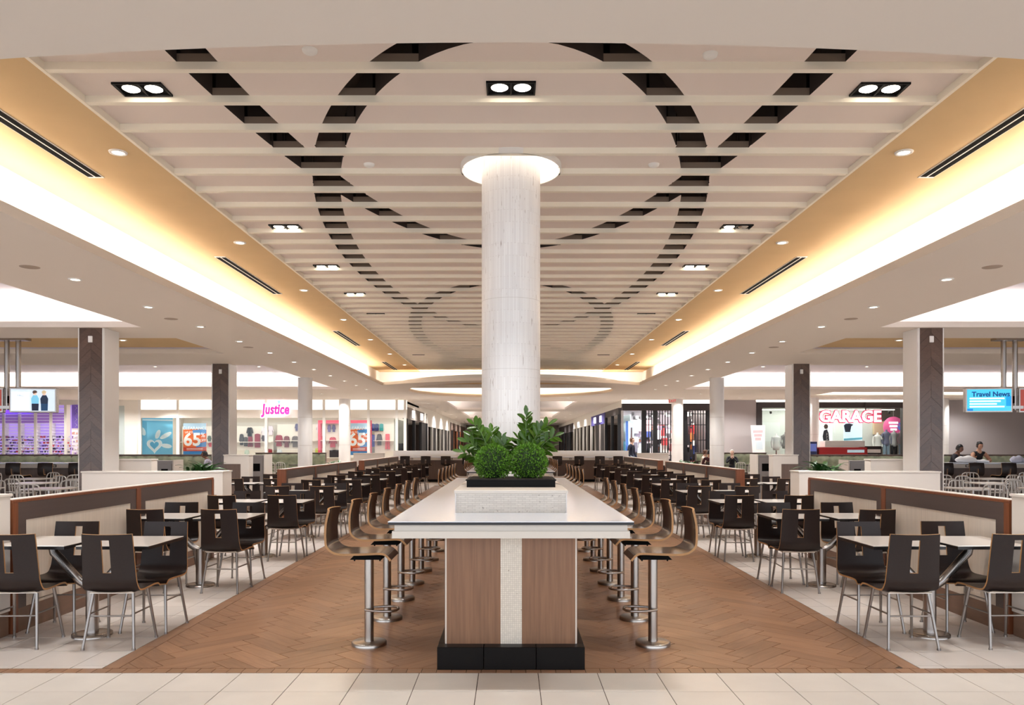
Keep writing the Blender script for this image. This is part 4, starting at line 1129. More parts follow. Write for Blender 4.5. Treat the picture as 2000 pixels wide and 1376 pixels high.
def garment(px, py, wp, hp, rgb, label, Y=39.2, kind='top', i=0):
    p = at(px, py, Y); k = Y / F; w_, h = wp * k / 2, hp * k / 2
    t = thing('hanging_garment', label, 'garment', (p.x, Y, p.z), group='clothes on display')
    if kind == 'top': poly = [(-w_ * .62, -h), (w_ * .62, -h), (w_ * .6, h * .35), (w_ * .85, -h * .3), (w_, -h * .2), (w_ * .66, h * .85), (w_ * .25, h), (0, h * .86), (-w_ * .25, h), (-w_ * .66, h * .85), (-w_, -h * .2), (-w_ * .85, -h * .3), (-w_ * .6, h * .35)]
    elif kind == 'trouser': poly = [(-w_, -h), (-w_ * .15, -h), (0, h * .4), (w_ * .15, -h), (w_, -h), (w_ * .8, h), (-w_ * .8, h)]
    else: poly = [(-w_, -h), (w_, -h), (w_, h * .9), (w_ * .3, h), (-w_ * .3, h), (-w_, h * .9)]
    MB().prism(poly, -.05, .05).build('cloth', colm(rgb, .85), t)
    MB().tube([(-w_ * .6, 0, h * .8), (0, 0, h * 1.02), (w_ * .6, 0, h * .8)], .008, 6).build('hanger', 'steel', t)
G = [(472, 858, 9, 22, (60, 56, 58), 'dark patterned top by the square column', 'top'), (480, 862, 6, 18, (70, 66, 64), 'slim grey patterned garment by the column', 'rect'),
     (488, 843, 13, 18, (52, 46, 48), 'dark open jacket over a white shirt', 'top'), (488, 843, 5, 17, (244, 240, 238), 'white shirt under the dark jacket', 'rect'), (489, 862, 9, 20, (130, 34, 54), 'maroon leggings below the dark jacket', 'trouser'),
     (503, 860, 10, 27, (140, 36, 60), 'plain maroon folded cloth panel', 'rect'), (516, 842, 12, 16, (236, 228, 234), 'white printed top on the white shelving', 'top'), (529, 840, 11, 18, (228, 220, 232), 'pale lilac printed top on the white shelving', 'top'),
     (515, 855, 8, 12, (70, 60, 70), 'small dark graphic tee below white tops', 'top'), (545, 860, 16, 22, (150, 36, 62), 'maroon sweater with a pale motif', 'top'), (560, 862, 13, 22, (120, 60, 70), 'speckled maroon blouse beside the sweater', 'top'),
     (577, 862, 16, 22, (104, 96, 96), 'grey sweater with white print in the pink bay', 'top'), (580, 834, 8, 14, (90, 90, 130), 'small blue grey tee high in the pink bay', 'top'), (590, 834, 8, 14, (238, 230, 240), 'small white tee high in the pink bay', 'top'),
     (622, 836, 9, 18, (244, 238, 244), 'white blouse right of the first round column', 'top'), (643, 836, 7, 14, (120, 110, 170), 'violet tee on the top rail', 'top'), (652, 836, 7, 14, (96, 90, 140), 'indigo tee on the top rail', 'top'), (630, 863, 14, 24, (226, 80, 104), 'coral pink jacket on rail', 'top'),
     (650, 863, 16, 20, (196, 70, 90), 'red blouse with white dots', 'top'), (667, 862, 10, 34, (214, 54, 76), 'long red dress beside the second round column', 'rect'), (624, 880, 16, 11, (206, 222, 110), 'lime green folded tops on the low table', 'rect'),
     (728, 834, 7, 14, (60, 70, 150), 'royal blue top on the upper right rail', 'rect'), (736, 834, 7, 14, (50, 60, 120), 'navy top on the upper right rail', 'rect'), (745, 834, 7, 14, (50, 160, 160), 'teal top on the upper right rail', 'rect'), (727, 860, 9, 24, (70, 80, 180), 'long bright blue top on the lower right rail', 'rect'),
     (741, 858, 12, 22, (86, 82, 86), 'charcoal knit top on the lower right rail', 'top'), (757, 862, 9, 30, (222, 96, 110), 'red doodle print garment at the window corner', 'trouser'), (524, 884, 14, 16, (150, 40, 50), 'red white folded stack below the maroon sweater', 'rect'),
     (546, 884, 11, 14, (220, 230, 236), 'pale blue hoodie on the low table', 'top'), (482, 884, 9, 12, (206, 226, 216), 'mint folded hoodie beside the column', 'top'), (655, 886, 22, 16, (46, 44, 52), 'row of dark trousers on a low rack', 'rect'),
     (345, 838, 7, 18, (226, 120, 120), 'small pink printed top right of the heart poster', 'top'), (346, 862, 7, 12, (80, 70, 110), 'small dark tee right of the heart poster', 'top'), (409, 856, 7, 11, (70, 90, 80), 'small green tee right of the 65 poster', 'top'), (411, 868, 8, 8, (220, 60, 80), 'small red tee right of the 65 poster', 'top')]
for px, py, wp, hp, c, lb, kd in G: garment(px, py, wp, hp, c, lb, 39.9 if -9.7 < (px - CX) * 40 / F < -7.2 else 40.3, kd)
# ---- purple shop, far left
pu = thing('purple_storefront', 'purple lit shop wall of gridded shelves at the far left', 'storefront', (0, YS, 0))
MB().box(-26.8, SX(131), .35, .4, 0, SZ(790)).build('back_panel', colm((176, 150, 214), .5, .55), pu)
xs_ = [SX(p) for p in (-86, -55, -24, 7, 38, 69, 99, 128)]
for x in xs_: MB().box(x - .055, x + .055, -.02, .3, 0, SZ(790)).build('upright', 'store_white', pu)
for k in range(21):
    z = .5 + .135 * k
    if z < SZ(795): MB().box(-26.8, SX(128), .02, .32, z, z + .018).build('shelf_board', colm((236, 230, 246), .4, .2), pu)
it = MB(); rr = random.Random(9)
for k in range(11):
    for i in range(190):
        x = -26.6 + i * .034 + rr.uniform(0, .01)
        if rr.random() < .55: it.box(x, x + .028, .05, .2, .52 + .135 * k, .52 + .135 * k + rr.uniform(.04, .09), rr.choice((0, 0, 1, 2, 3, 4)))
tag(it.build('merchandise', [colm((226, 220, 240)), colm((60, 50, 80)), colm((130, 100, 180)), colm((240, 236, 240)), colm((214, 90, 96))], pu), kind='stuff')
MB().box(-26.8, SX(128), .06, .3, SZ(826), SZ(806)).build('purple_band', colm((150, 110, 190), .5, .3), pu)
MB().box(SX(8), SX(60), -.1, 0, SZ(806), SZ(800)).build('blue_tube', colm((110, 60, 250), .4, 2.0), pu)
t, w_, h = poster(140, 158, 790, 836, (104, 78, 160), 'purple panel with a pale lattice pattern beside the chevron column', YS - .05)
for k in range(4):
    for c in (0, 1):
        cx, cz = w_ * (.28 + .5 * c), h * (.14 + .24 * k); r = .13
        MB().tube([(cx + r, -.01, cz), (cx, -.01, cz + r), (cx - r, -.01, cz), (cx, -.01, cz - r)], .022, 6, closed=True).build('lattice', colm((190, 176, 216)), t)
t, w_, h = poster(140, 158, 839, 889, (226, 216, 226), 'pale display case with small goods beside the chevron column', YS - .05, .3, 'display case')
for k in range(6):
    for c in range(6): MB().box(w_ * (.06 + .155 * c), w_ * (.06 + .155 * c) + .055, -.03, 0, h * (.05 + .155 * k), h * (.05 + .155 * k) + rr.uniform(.05, .12)).build('small_item', colm(rr.choice(((206, 186, 200), (150, 110, 180), (216, 160, 150), (240, 234, 226)))), t)
# ---- dark shop with grille, right
gs = thing('grille_storefront', 'dark shop front closed by a black bar grille, right', 'storefront', (0, YS, 0))
ga, gb = 5.1, SX(1388)
MB().box(ga, gb, -.05, .25, 3.12, 3.44).build('header', 'store_dark', gs); MB().box(ga, gb, -.02, .2, 3.46, 3.58).build('light_slot', 'led_slot', gs)
for px in (1257, 1279, 1337, 1384): MB().box(SX(px) - .09, SX(px) + .09, -.03, .12, 0, 3.12).build('post', 'store_black', gs)
x = SX(1262)
while x < gb:
    MB().box(x - .022, x + .022, .02, .05, 0, 3.12).build('bar', 'store_black', gs); x += .125
for z in (.35, 1.05, 1.75, 2.45, 2.95): MB().box(SX(1257), gb, .015, .055, z, z + .03).build('rail', 'store_black', gs)
MB().box(ga, SX(1257), .03, .04, .1, 3.12).build('glass_pane', 'glass', gs)
MB().box(ga - .05, ga + .05, -.03, .1, 0, 3.12).build('corner_post', 'steel', gs)
mr = MB(); rr = random.Random(21)
for k in range(420):
    px, py = rr.uniform(1236, 1384), rr.uniform(806, 930); Y = rr.uniform(38.6, 40.6); p = at(px, py, Y)
    hh, ww = (rr.uniform(.2, .5), rr.uniform(.15, .35)) if py > 835 else (rr.uniform(.08, .16), rr.uniform(.08, .16))
    mr.box(p.x - ww / 2, p.x + ww / 2, Y - YS - .08, Y - YS + .08, p.z - hh / 2, p.z + hh / 2, rr.choice((0, 0, 1, 2, 3, 4, 5, 6) if py > 835 else (0, 0, 7)))
tag(mr.build('merchandise', [colm((30, 28, 34)), colm((236, 232, 236)), colm((190, 60, 64)), colm((60, 80, 150)), colm((214, 120, 60)), colm((120, 110, 130)), colm((246, 244, 240)), colm((255, 250, 240), .5, 2.5)], gs), kind='stuff')
MB().box(5.3, gb, 40.7 - YS, 40.8 - YS, 0, 3.4).build('back_panel', colm((120, 116, 124)), gs)
t, w_, h = poster(1222, 1238, 822, 884, (225, 236, 250), 'tall blue and white lightbox in the grille shop window', YS + .6, .9); flat(t, [(0, 0), (w_ * .35, 0), (w_ * .3, h), (0, h)], (60, 110, 200), 'blue_edge', .012, .7); flat(t, [(w_ * .55, h * .1), (w_ * .85, h * .1), (w_ * .8, h * .8), (w_ * .6, h * .8)], (120, 80, 80), 'figure', .012, .3)
# ---- shop with pink glowing letters
gr = thing('window_storefront', 'wide dark framed window shop front with pink letters, right', 'storefront', (0, YS, 0))
xa, xb = SX(1477), SX(1772)
MB().box(xa, xb, -.05, .25, SZ(796), SZ(785)).build('header', 'store_dark', gr); MB().box(xa, xb, -.02, .2, SZ(783), SZ(779)).build('light_slot', 'led_slot', gr)
MB().box(xa, SX(1488), -.05, .25, 0, SZ(796)).build('jamb', 'store_dark', gr); MB().box(xb - .2, xb, -.05, .25, 0, SZ(796)).build('jamb', 'store_dark', gr)
for a, b in ((1489, 1560), (1560, 1632), (1632, 1684), (1684, 1766)): MB().box(SX(a), SX(b) - .02, .05, .06, .3, SZ(796)).build('glass_pane', 'glass', gr)
MB().box(xa, xb, -.02, .3, 0, .3).build('sill', 'store_dark', gr)
for px in (1585, 1618, 1672, 1722, 1738, 1755, 1518): MB().lathe([(0, 0), (.05, .01), (.06, .12), (0, .13)], 10).build('track_spot', 'store_black', gr, (SX(px), .9, SZ(802) - .1))
MB().box(SX(1500), SX(1765), .85, .95, SZ(799), SZ(797.5)).build('light_track', 'led_slot', gr)
sg = thing('shop_sign', 'big white glowing block letters edged in pink, right shop window', 'sign', (SX(1658), YS - .15, SZ(814)))
put('outline', text_mesh('GARAGE', .72, colm((206, 36, 90), .4, .4), .01, .06), sg, (0, .03, 0)); put('lettering', text_mesh('GARAGE', .72, colm((255, 240, 244), .4, .9), .03, .02), sg)
MB().cyl(.72, .05, .2, SZ(785) - SZ(814), .03, 8).build('hanging_rod', 'store_dark', sg)
t, w_, h = poster(1580, 1626, 815, 861, (238, 240, 242), 'white poster with two black and white patterned figures', YS + 1.2, .9)
for dx, k in ((.14, 0), (.72, 1)):
    f = flat(t, [(w_ * dx - .12, 0), (w_ * dx + .16, 0), (w_ * dx + .12, h * .35), (w_ * dx + .05, h * .5), (w_ * dx - .1, h * .45), (w_ * dx - .16, h * .2)], (52, 54, 66), 'figure', .012, .1)
    MB().prism([(w_ * dx + .1 * cos(a * pi / 4), h * .62 + .12 * sin(a * pi / 4)) for a in range(8)], -.012, 0).build('head', colm((90, 70, 66)), f)
    for q in range(3): MB().tube([(w_ * dx + .06, -.016, .08 + .13 * q), (w_ * dx, -.016, .14 + .13 * q), (w_ * dx - .06, -.016, .08 + .13 * q), (w_ * dx, -.016, .02 + .13 * q)], .014, 5, closed=True).build('diamond', colm((236, 236, 236)), f)
t, w_, h = poster(1648, 1684, 820, 860, (214, 232, 240), 'pale poster of a figure in dark shirt under open sky', YS + 1.2, .9)
flat(t, [(w_ * .08, h * .42), (w_ * .34, h * .42), (w_ * .4, h * .7), (w_ * .52, h * .78), (w_ * .3, h * .84), (w_ * .1, h * .82), (0, h * .74)], (44, 50, 70), 'figure', .012, .1); flat(t, [(0, 0), (w_, h * .06), (w_, h * .16), (0, h * .1)], (110, 190, 214), 'sea_band')
t = thing('hanging_disc', 'round pink and blue sale disc hanging in the shop window', 'sign', tuple(at(1745, 833, 37.4)))
MB().lathe([(0, -.03), (.48, -.03), (.48, .03), (0, .03)], 32).build('disc', colm((226, 96, 150), .5, .5), t).rotation_euler = (pi / 2, 0, 0)
MB().lathe([(0, -.05), (.2, -.05), (.2, .03), (0, .03)], 24).build('blue_disc', colm((70, 150, 210), .5, .5), t, (.36, 0, .02)).rotation_euler = (pi / 2, 0, 0)
MB().cyl(0, 0, .4, 1.1, .01, 6).build('hanging_rod', 'steel', t)
for k in range(3): MB().box(-.24 + .04 * k, .2 - .03 * k, -.05, -.03, .14 - .16 * k, .24 - .16 * k).build('white_print', colm((255, 244, 248), .5, 1.2), t)
tag(MB().bbox(*[at(p, 0, 38.5).x for p in (1706, 1762)], 38.45, 38.6, at(0, 848, 38.5).z, at(0, 822, 38.5).z, .01).build('wood_board', colm((222, 200, 166))), 'pale wooden backing board behind the hanging disc', 'board')
def torso(px, py, c, label, legs=None, sc=1.0, Y=37.2):
    p = at(px, py, Y); t = thing('mannequin', label, 'mannequin', (p.x, Y, p.z), group='shop window mannequins')
    b = MB().lathe([(.02, -.36), (.15, -.35), (.165, -.2), (.125, 0), (.16, .16), (.175, .24), (.12, .31), (.05, .34), (.045, .42), (0, .43)], 14)
    b.v = [(x * sc, y * .62 * sc, z * sc) for x, y, z in b.v]; b.build('torso', colm(c), t)
    for s in (-1, 1): MB().tube([(s * .16 * sc, 0, .25 * sc), (s * .22 * sc, 0, .0), (s * .2 * sc, -.04, -.25 * sc)], [.055 * sc, .045 * sc, .035 * sc], 8).build('arm', colm(c), t)
    if legs:
        for s in (-1, 1): MB().tube([(s * .08, 0, -.3), (s * .09, 0, -.7), (s * .09, 0, -1.1)], [.085, .07, .05], 8).build('leg', colm(legs), t)
    z0 = -1.1 if legs else -.36
    MB().cyl(0, 0, -p.z, z0, .03, 8).build('stand', 'steel', t); MB().lathe([(0, .02 - p.z), (.18, .015 - p.z), (.18, -p.z)], 16).build('foot', 'steel', t)
torso(1714, 862, (246, 244, 240), 'white bare mannequin bust left of the dressed three'); torso(1731, 856, (120, 120, 146), 'mannequin in blue patterned top, first of three', (150, 170, 190))
torso(1746, 857, (190, 188, 190), 'mannequin in grey top and black trousers, middle of three', (34, 32, 36)); torso(1762, 855, (206, 170, 180), 'mannequin in pink patterned top, last of three', (170, 190, 210))
torso(1516, 864, (236, 234, 232), 'white mannequin bust in black waistcoat, left window'); torso(1534, 861, (150, 146, 146), 'mannequin bust in patterned top beside second column')
t = thing('standing_sign', 'white tapered standing sign with faint pink letters by the dark jamb', 'sign', (SX(1474), YS - .5, 0))
z1 = at(0, 830, YS - .5).z
MB().prism([(-.16, 0), (.3, 0), (.3, z1), (-.34, z1)], -.03, .03).build('board', colm((240, 234, 230), .6, .1), t); [MB().box(-.24 + .05 * k, .2 - .04 * k, -.036, -.03, z1 - .34 - .17 * k, z1 - .22 - .17 * k).build('pink_print', colm((244, 180, 184)), t) for k in range(3)]
MB().prism([(-.1, z1 - 1.1), (.2, z1 - 1.1), (.2, z1 - .72), (-.1, z1 - .72)], -.036, -.03).build('picture', colm((206, 222, 230)), t)
# kiosk behind the banquette
kx0, kx1 = at(1600, 0, 31).x, at(1722, 0, 31).x
t = thing('drinks_kiosk', 'red and white drinks kiosk behind the right banquette', 'kiosk', (kx0, 31, 0))
L = kx1 - kx0
MB().bbox(0, L * .78, 0, .7, 0, 1.46, .01).build('red_body', colm((190, 40, 40), .4), t); MB().bbox(.25, L * .74, .05, .6, 1.47, 1.72, .01).build('white_panel', colm((236, 230, 224)), t)
MB().bbox(L * .76, L, 0, .7, 0, 1.5, .01).build('dark_body', colm((44, 34, 34)), t); MB().box(L * .45, L * .72, -.02, 0, 1.25, 1.36).build('blue_label', colm((190, 214, 226), .5, .4), t); MB().box(L * .77, L * .98, -.02, 0, 1.24, 1.38).build('white_label', colm((240, 232, 226)), t)
for x, c in ((-.75, (40, 34, 40)), (-.28, (60, 66, 110))):
    t2 = thing('vending_unit', 'dark drinks machine with %s front beside the red kiosk' % ('red lit' if x < -.5 else 'bluish'), 'vending machine', (kx0 + x, 31, 0))
    MB().bbox(-.2, .2, 0, .6, 0, 1.68, .01).build('body', colm(c), t2); MB().box(-.17, .17, -.01, 0, 1.3, 1.6).build('display', colm((200, 70, 66) if x < -.5 else (90, 100, 160), .4, .7), t2)
# ---- corridor shops
tag(MB().box(-5.2, -4.8, 36.2, 84, ZA - .3, ZA).build('trim_1', 'store_white'), 'cream band along the top of the left corridor shops', 'trim', kind='structure')
tag(MB().box(5.1, 5.5, 36.2, 84, ZA - .3, ZA).build('trim_2', 'store_white'), 'cream band along the top of the right corridor shops', 'trim', kind='structure')
tag(MB().box(-5.2, 5.5, 84, 84.2, 0, ZA).build('wall_back', 'laminate_dark'), 'dark wall closing the far end of the corridor', 'wall', kind='structure')
tag(MB().box(-7.4, -7.2, 41.2, 84, 0, ZA).build('wall_left_shops', 'store_mint'), 'pale back wall of the left corridor shops', 'wall', kind='structure')
tag(MB().box(7.4, 7.6, 41.2, 84, 0, ZA).build('wall_right_shops', 'store_mint'), 'pale back wall of the right corridor shops', 'wall', kind='structure')
rr = random.Random(3)
def corridor_shop(s, y0, y1, hz, hm, pm, label, npan, sign=None, dark=(), dep=1.6):
    x = -4.8 if s < 0 else 5.1
    t = thing('corridor_shop', label, 'storefront', (x, y0, 0), group='shops along the far corridor')
    d = -1 if s < 0 else 1; L = y1 - y0
    MB().box(*sorted((0, d * .2)), 0, L, hz, ZA - .3).build('header', hm, t)
    for i in range(npan + 1): MB().box(*sorted((-d * .03, d * .15)), max(0, L * i / npan - .12), min(L, L * i / npan + .12), 0, hz).build('pillar', pm, t)
    for i in range(npan): MB().box(*sorted((d * .04, d * .06)), L * i / npan + .12, L * (i + 1) / npan - .12, 0, hz).build('pane', 'store_black' if i in dark else 'glass', t)
    MB().box(*sorted((d * dep, d * (dep + .05))), .3, L - .3, .4, hz).build('display_wall', colm(rr.choice(((226, 224, 214), (190, 206, 216), (206, 196, 180)))), t)
    for k in range(6):
        a = .5 + (L - 1) * k / 6; MB().box(*sorted((d * dep * .5, d * dep * .8)), a, a + .5, .1, rr.uniform(1.2, 1.9)).build('display_item', colm(rr.choice(((70, 120, 170), (60, 60, 70), (220, 220, 220), (150, 60, 60), (90, 160, 190)))), t)
    if sign:
        for k in range(2):
            y_, z_ = L * (.25 + .4 * k), (hz + ZA - .3) / 2
            b = MB()
            for q in range(3 + k): b.box(*sorted((-d * .01, -d * .05)), y_ - .4 + .28 * q, y_ - .2 + .28 * q, z_ - .18 + .04 * (q % 2), z_ + .18)
            b.build('lit_logo', colm((250, 250, 252), .4, 1.4), t)
corridor_shop(-1, 36.3, 45, 2.75, colm((130, 120, 112)), 'store_black', 'first left corridor shop with grey header and white lit letters', 3, True, (2,), .6)
corridor_shop(-1, 45.2, 62, 2.6, 'store_white', colm((190, 182, 174)), 'second left corridor shop with cream header and dark glass', 6, None, (1, 4))
corridor_shop(-1, 62.2, 83, 2.7, 'laminate_dark', 'edge_wood', 'last left corridor shop with brown wooden front', 5, None, (0, 2))
corridor_shop(1, 37.3, 42.5, 3.0, 'store_dark', 'store_black', 'first right corridor shop with dark header and pink sign', 2, None, (), .6)
corridor_shop(1, 42.7, 50, 2.7, colm((70, 62, 130)), colm((170, 160, 152)), 'second right corridor shop with violet header', 3, True, (0, 1))
corridor_shop(1, 50.2, 64, 2.8, 'store_white', colm((190, 182, 174)), 'third right corridor shop with pale glass front', 5, True)
corridor_shop(1, 64.2, 83, 2.6, 'store_dark', 'store_black', 'last right corridor shop with dark pillars', 5, None, (1, 3))
tag(MB().box(5.85, 6.8, 38.1, 38.15, 2.2, 2.75).build('pink_panel', colm((250, 200, 206), .5, 1.0)), 'pale pink lit sign panel inside the corner window', 'sign')
# ================================================================ PEOPLE
def person(name_label, loc, rz, J, top, legs, skin, hairm, hair_long=False, tilt=0.0, sleeve=1.0, sc=1.0):
    """J: joints, forward is -y.  One continuous skinned body, hair as a child."""
    V, E, R, K = [], [], [], []
    def node(p, r, k): V.append(p); R.append(r); K.append(k); return len(V) - 1
    def link(a, b): E.append((a, b))
    pel = node(J['pelvis'], .135, 'leg'); wa = node(tuple(J['pelvis'][i] * .55 + J['chest'][i] * .45 for i in range(3)), .12, 'top'); ch = node(J['chest'], .135, 'top')
    up = node(tuple(J['chest'][i] * .45 + J['neck'][i] * .55 for i in range(3)), .11, 'top'); nk = node(J['neck'], .055, 'skin'); hd = node(tuple(J['neck'][i] * .5 + J['head'][i] * .5 for i in range(3)), .06, 'skin')
    link(pel, wa); link(wa, ch); link(ch, up); link(up, nk); link(nk, hd)
    for s in (-1, 1):
        sh = node((s * .165 + J['neck'][0], J['neck'][1] + .01, J['neck'][2] - .075), .068, 'top'); link(up, sh)
        e, w_ = J['elbow'], J['wrist']
        if len(e) == 2: e, w_ = e[(s + 1) // 2], w_[(s + 1) // 2]
        else: e, w_ = (s * e[0], e[1], e[2]), (s * w_[0], w_[1], w_[2])
        el = node(e, .047, 'top' if sleeve >= .5 else 'skin'); link(sh, el); wr = node(w_, .03, 'top' if sleeve >= 1 else 'skin'); link(el, wr)
        d = (Vector(w_) - Vector(e)).normalized(); sd = d.cross(Vector((0, 0, 1))).normalized()
        pm = Vector(w_) + d * .06; pn = node(tuple(pm), .032, 'skin'); link(wr, pn)
        for k, (o, l) in enumerate(((-.03, .065), (-.011, .078), (.009, .074), (.028, .06), (.05, .03))):
            a = pm + sd * o * (1 if k < 4 else -s) + d * (.03 if k < 4 else -.01); b = a + d * l * .55 + Vector((0, 0, -.008)); c = b + d * l * .45 + Vector((0, 0, -.02))
            ia, ib, ic = node(tuple(a), .010, 'skin'), node(tuple(b), .009, 'skin'), node(tuple(c), .008, 'skin'); link(pn, ia); link(ia, ib); link(ib, ic)
        hp = node((s * .095 + J['pelvis'][0], J['pelvis'][1], J['pelvis'][2] - .03), .1, 'leg'); link(pel, hp)
        kn = node((s * J['knee'][0], J['knee'][1] + (J.get('stride', 0) * s), J['knee'][2]), .068, 'leg'); link(hp, kn)
        an = node((s * J['ankle'][0], J['ankle'][1] + (J.get('stride', 0) * s * 2), J['ankle'][2]), .042, 'leg'); link(kn, an)
        to = node((s * J['ankle'][0], J['ankle'][1] - .16 + (J.get('stride', 0) * s * 2), .035), .036, 'shoe'); link(an, to)
    me = bpy.data.meshes.new('body_frame'); me.from_pydata(V, E, []); o = bpy.data.objects.new('body_frame', me); C.objects.link(o)
    md = o.modifiers.new('skin', 'SKIN')
    for i, sv in enumerate(me.skin_vertices[0].data): sv.radius = (R[i], R[i] * (.72 if K[i] in ('top',) and i in (wa, ch, up) else 1)); sv.use_root = (i == pel)
    sm = o.modifiers.new('sub', 'SUBSURF'); sm.levels = 2; sm.render_levels = 2
    bm_ = bpy.data.meshes.new_from_object(o.evaluated_get(bpy.context.evaluated_depsgraph_get()))
    bpy.data.objects.remove(o)
    vs = [tuple(v.co) for v in bm_.vertices]; fs = [tuple(p.vertices) for p in bm_.polygons]; nb_ = len(fs)
    hb = MB(); n, k = 16, 12                        # head with brow, nose, chin
    hx, hy, hz = J['head']
    for j in range(k + 1):
        t = pi * j / k
        for i in range(n):
            p = 2 * pi * i / n; x, y, z = sin(t) * cos(p) * .076, sin(t) * sin(p) * .095, cos(t) * .118
            if z < -.04: x *= 1 - (-.04 - z) * 4; y = y * (1 - (-.04 - z) * 3) - .012
            if y < -.07 and abs(x) < .02 and -.04 < z < .02: y -= .02
            hb.v.append((x, y, z))
    hb.f = [(j * n + i, (j + 1) * n + i, (j + 1) * n + (i + 1) % n, j * n + (i + 1) % n) for j in range(k) for i in range(n)]
    ct, stt = cos(tilt), sin(tilt)
    tr = lambda v: (hx + v[0], hy + v[1] * ct + v[2] * stt * -1, hz + v[2] * ct + v[1] * stt)
    off = len(vs); vs += [tr(v) for v in hb.v]; fs += [tuple(i + off for i in f) for f in hb.f]
    for s in (-1, 1):                               # ears
        eb = MB().ball((s * .078, .005, -.005), .02, 8, 6, sc=(.4, .8, 1.4)); off = len(vs); vs += [tr(v) for v in eb.v]; fs += [tuple(i + off for i in f) for f in eb.f]
    mi = []
    idx = {'skin': 0, 'top': 1, 'leg': 2, 'shoe': 3}
    segs = [(Vector(V[a]), Vector(V[b]), K[b]) for a, b in E]
    for q, f in enumerate(fs):
        if q >= nb_: mi.append(0); continue
        c = sum((Vector(vs[i]) for i in f), Vector()) / len(f); best = None
        for a, b, kk in segs:
            d = b - a; t = max(0, min(1, (c - a).dot(d) / d.length_squared)); l = (c - a - d * t).length
            if best is None or l < best[0]: best = (l, kk)
        mi.append(idx[best[1]])
    t = thing('person', name_label, 'person', loc, rz); t.scale = (sc, sc, sc)
    b = MB(); b.v, b.f, b.m, b.sm = vs, fs, mi, [True] * len(fs)
    b.build('body', [skin, colm(top), colm(legs), colm((30, 28, 30))], t)
    e = MB()
    for s in (-1, 1): e.ball((s * .03, -.085, .012), .011, 8, 6)
    e.v = [tr(v) for v in e.v]; e.build('eyes', colm((24, 20, 20), .3), t)
    m_ = MB().box(-.022, .022, -.094, -.08, -.052, -.044); m_.v = [tr(v) for v in m_.v]; m_.build('mouth', colm((150, 80, 76)), t)
    h = MB(); n, k = 16, 8
    for j in range(k + 1):
        tt = pi * .62 * j / k
        for i in range(n):
            p = 2 * pi * i / n; x, y, z = sin(tt) * cos(p) * .086, sin(tt) * sin(p) * .105 + .008, cos(tt) * .13
            if y < -.045 and z < .045: y, x = -.045, x * .98
            h.v.append((x, y, z))
    h.f = [(j * n + i, (j + 1) * n + i, (j + 1) * n + (i + 1) % n, j * n + (i + 1) % n) for j in range(k) for i in range(n)]; h.m = [0] * len(h.f); h.sm = [True] * len(h.f)
    if hair_long: h.ball((0, .075, .06), .05, 10, 8)
    h.v = [tr(v) for v in h.v]; h.build('hair', hairm, t)
    return t
def seated(lift=0.0, lean=0.0, elbow=(.25, -.17, .80), wrist=(.09, -.36, .80)):
    return dict(pelvis=(0, 0, .56 + lift), chest=(0, -.03 - lean * .5, .90 + lift), neck=(0, -.05 - lean, 1.10 + lift), head=(0, -.085 - lean * 1.2, 1.24 + lift),
                elbow=(elbow[0], elbow[1] - lean * .6, elbow[2] + lift), wrist=(wrist[0], wrist[1] - lean * .6, wrist[2] + lift), knee=(.11, -.43, .53 + lift), ankle=(.11, -.41, .10 + lift * .55))
w1 = person('woman in black v-neck top looking at a phone, right counter', (13.62, 22.98, 0), 0, seated(.30, .05, (.27, -.2, .80), (.05, -.34, .79)), (26, 24, 28), (40, 40, 50), 'skin_warm', 'hair_black', True, .25, .3)
stool('b', 13.62, 22.98, 0, 'dark stool under the woman in black, right counter', 'dark counter stools')
person('person in dark clothes hunched low over the right counter', (12.85, 22.98, 0), .5, seated(.22, .16, (.26, -.2, .86), (.1, -.34, .86)), (34, 30, 40), (40, 36, 40), 'skin_deep', 'hair_black', False, .3)
stool('b', 12.85, 22.98, 0, 'dark stool under the hunched person, right counter', 'dark counter stools')
t = thing('phone', 'dark phone held by the woman in black', 'phone', (13.60, 22.56, 1.115)); MB().bbox(-.07, .07, -.035, .035, 0, .01, .003).build('phone_body', 'black_metal', t); MB().box(-.06, .06, -.03, .03, .01, .0105).build('screen', colm((90, 100, 120), .2), t)
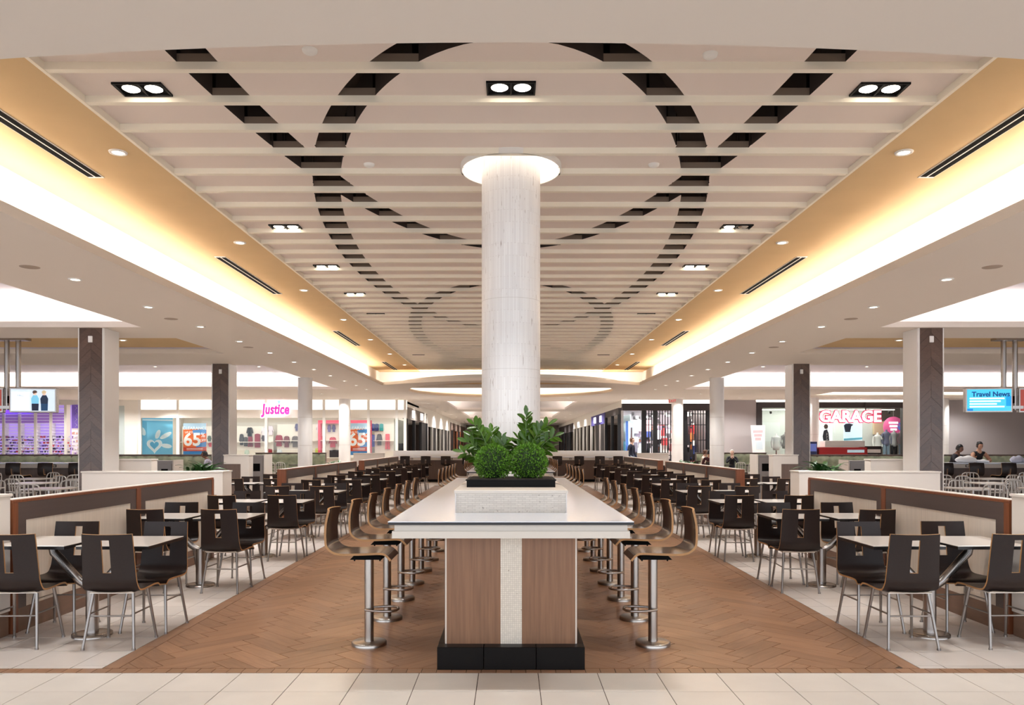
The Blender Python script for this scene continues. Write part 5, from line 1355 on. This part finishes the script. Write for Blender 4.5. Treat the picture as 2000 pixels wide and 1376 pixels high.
def bag(x, y, z, sx, sy, sz, c, label, handles=False):
    t = thing('shopping_bag', label, 'bag', (x, y, z)); b = MB().ball((0, 0, 0), 1, 16, 10); r_ = random.Random(label)
    b.v = [(v[0] * sx * (1 + .08 * sin(5 * v[0] + 3 * v[2])), v[1] * sy, max(0, (v[2] + .75) * sz * (1 + .1 * sin(7 * v[0])))) for v in b.v]; b.build('sack', colm(c), t)
    if handles:
        for dx in (-.08, .08): MB().tube([(dx - .06, 0, sz * 1.4), (dx - .03, 0, sz * 2.3), (dx + .03, 0, sz * 2.3), (dx + .06, 0, sz * 1.4)], .008, 6).build('handle', colm((110, 60, 50)), t)
bag(12.72, 21.95, 1.07, .3, .14, .11, (240, 238, 238), 'white plastic bag lying on the right counter'); bag(13.15, 21.95, 1.07, .22, .12, .05, (236, 236, 240), 'flat white bag beside the woman in black')
bag(14.15, 21.95, 1.07, .2, .12, .11, (190, 190, 206), 'grey patterned bag right of the woman in black'); bag(14.5, 21.95, 1.07, .18, .12, .10, (206, 160, 140), 'pinkish handbag with brown handles on the right counter', True)
person('person in cream jacket with brown hair at far right banquette', (7.63, 31.6, 0), 1.2, seated(0, .1), (226, 214, 200), (60, 60, 70), 'skin_pale', 'hair_brown', True)
person('person in maroon top with black hair, back turned, far right', (7.72, 30.6, 0), pi - .2, seated(0, .05), (72, 30, 36), (40, 40, 46), 'skin_warm', 'hair_black')
person('grey haired person in dark jacket resting chin, far right banquette', (9.05, 32.2, 0), -.2, seated(0, .05, (.22, -.22, .82), (.05, -.2, 1.02)), (38, 38, 46), (50, 50, 56), 'skin_pale', 'hair_grey')
for x, y, lb in ((7.63, 31.6, 'under the person in cream jacket'), (7.72, 30.6, 'under the person in maroon')): place_chair(x, y, pi if y > 31 else 0, 'dark plywood chair %s, far right' % lb)
person('person in checked shirt facing the shops beside second left column', (-10.0, 26.45, 0), -1.3, seated(0, .18), (150, 146, 158), (30, 30, 36), 'skin_deep', 'hair_black')
person('person in navy jacket and pale jeans walking past the grille shop', (5.3, 34.7, 0), .9, dict(pelvis=(0, 0, .96), chest=(0, -.02, 1.3), neck=(0, -.03, 1.5), head=(0, -.06, 1.64), elbow=(.25, .0, 1.15), wrist=(.24, -.12, .92), knee=(.1, -.03, .5), ankle=(.1, .02, .09), stride=.1), (30, 34, 56), (160, 178, 196), 'skin_pale', 'hair_brown', True, sc=1.06)
bag(5.02, 34.55, .62, .12, .07, .16, (222, 110, 50), 'orange shopping bag carried past the grille shop', True)
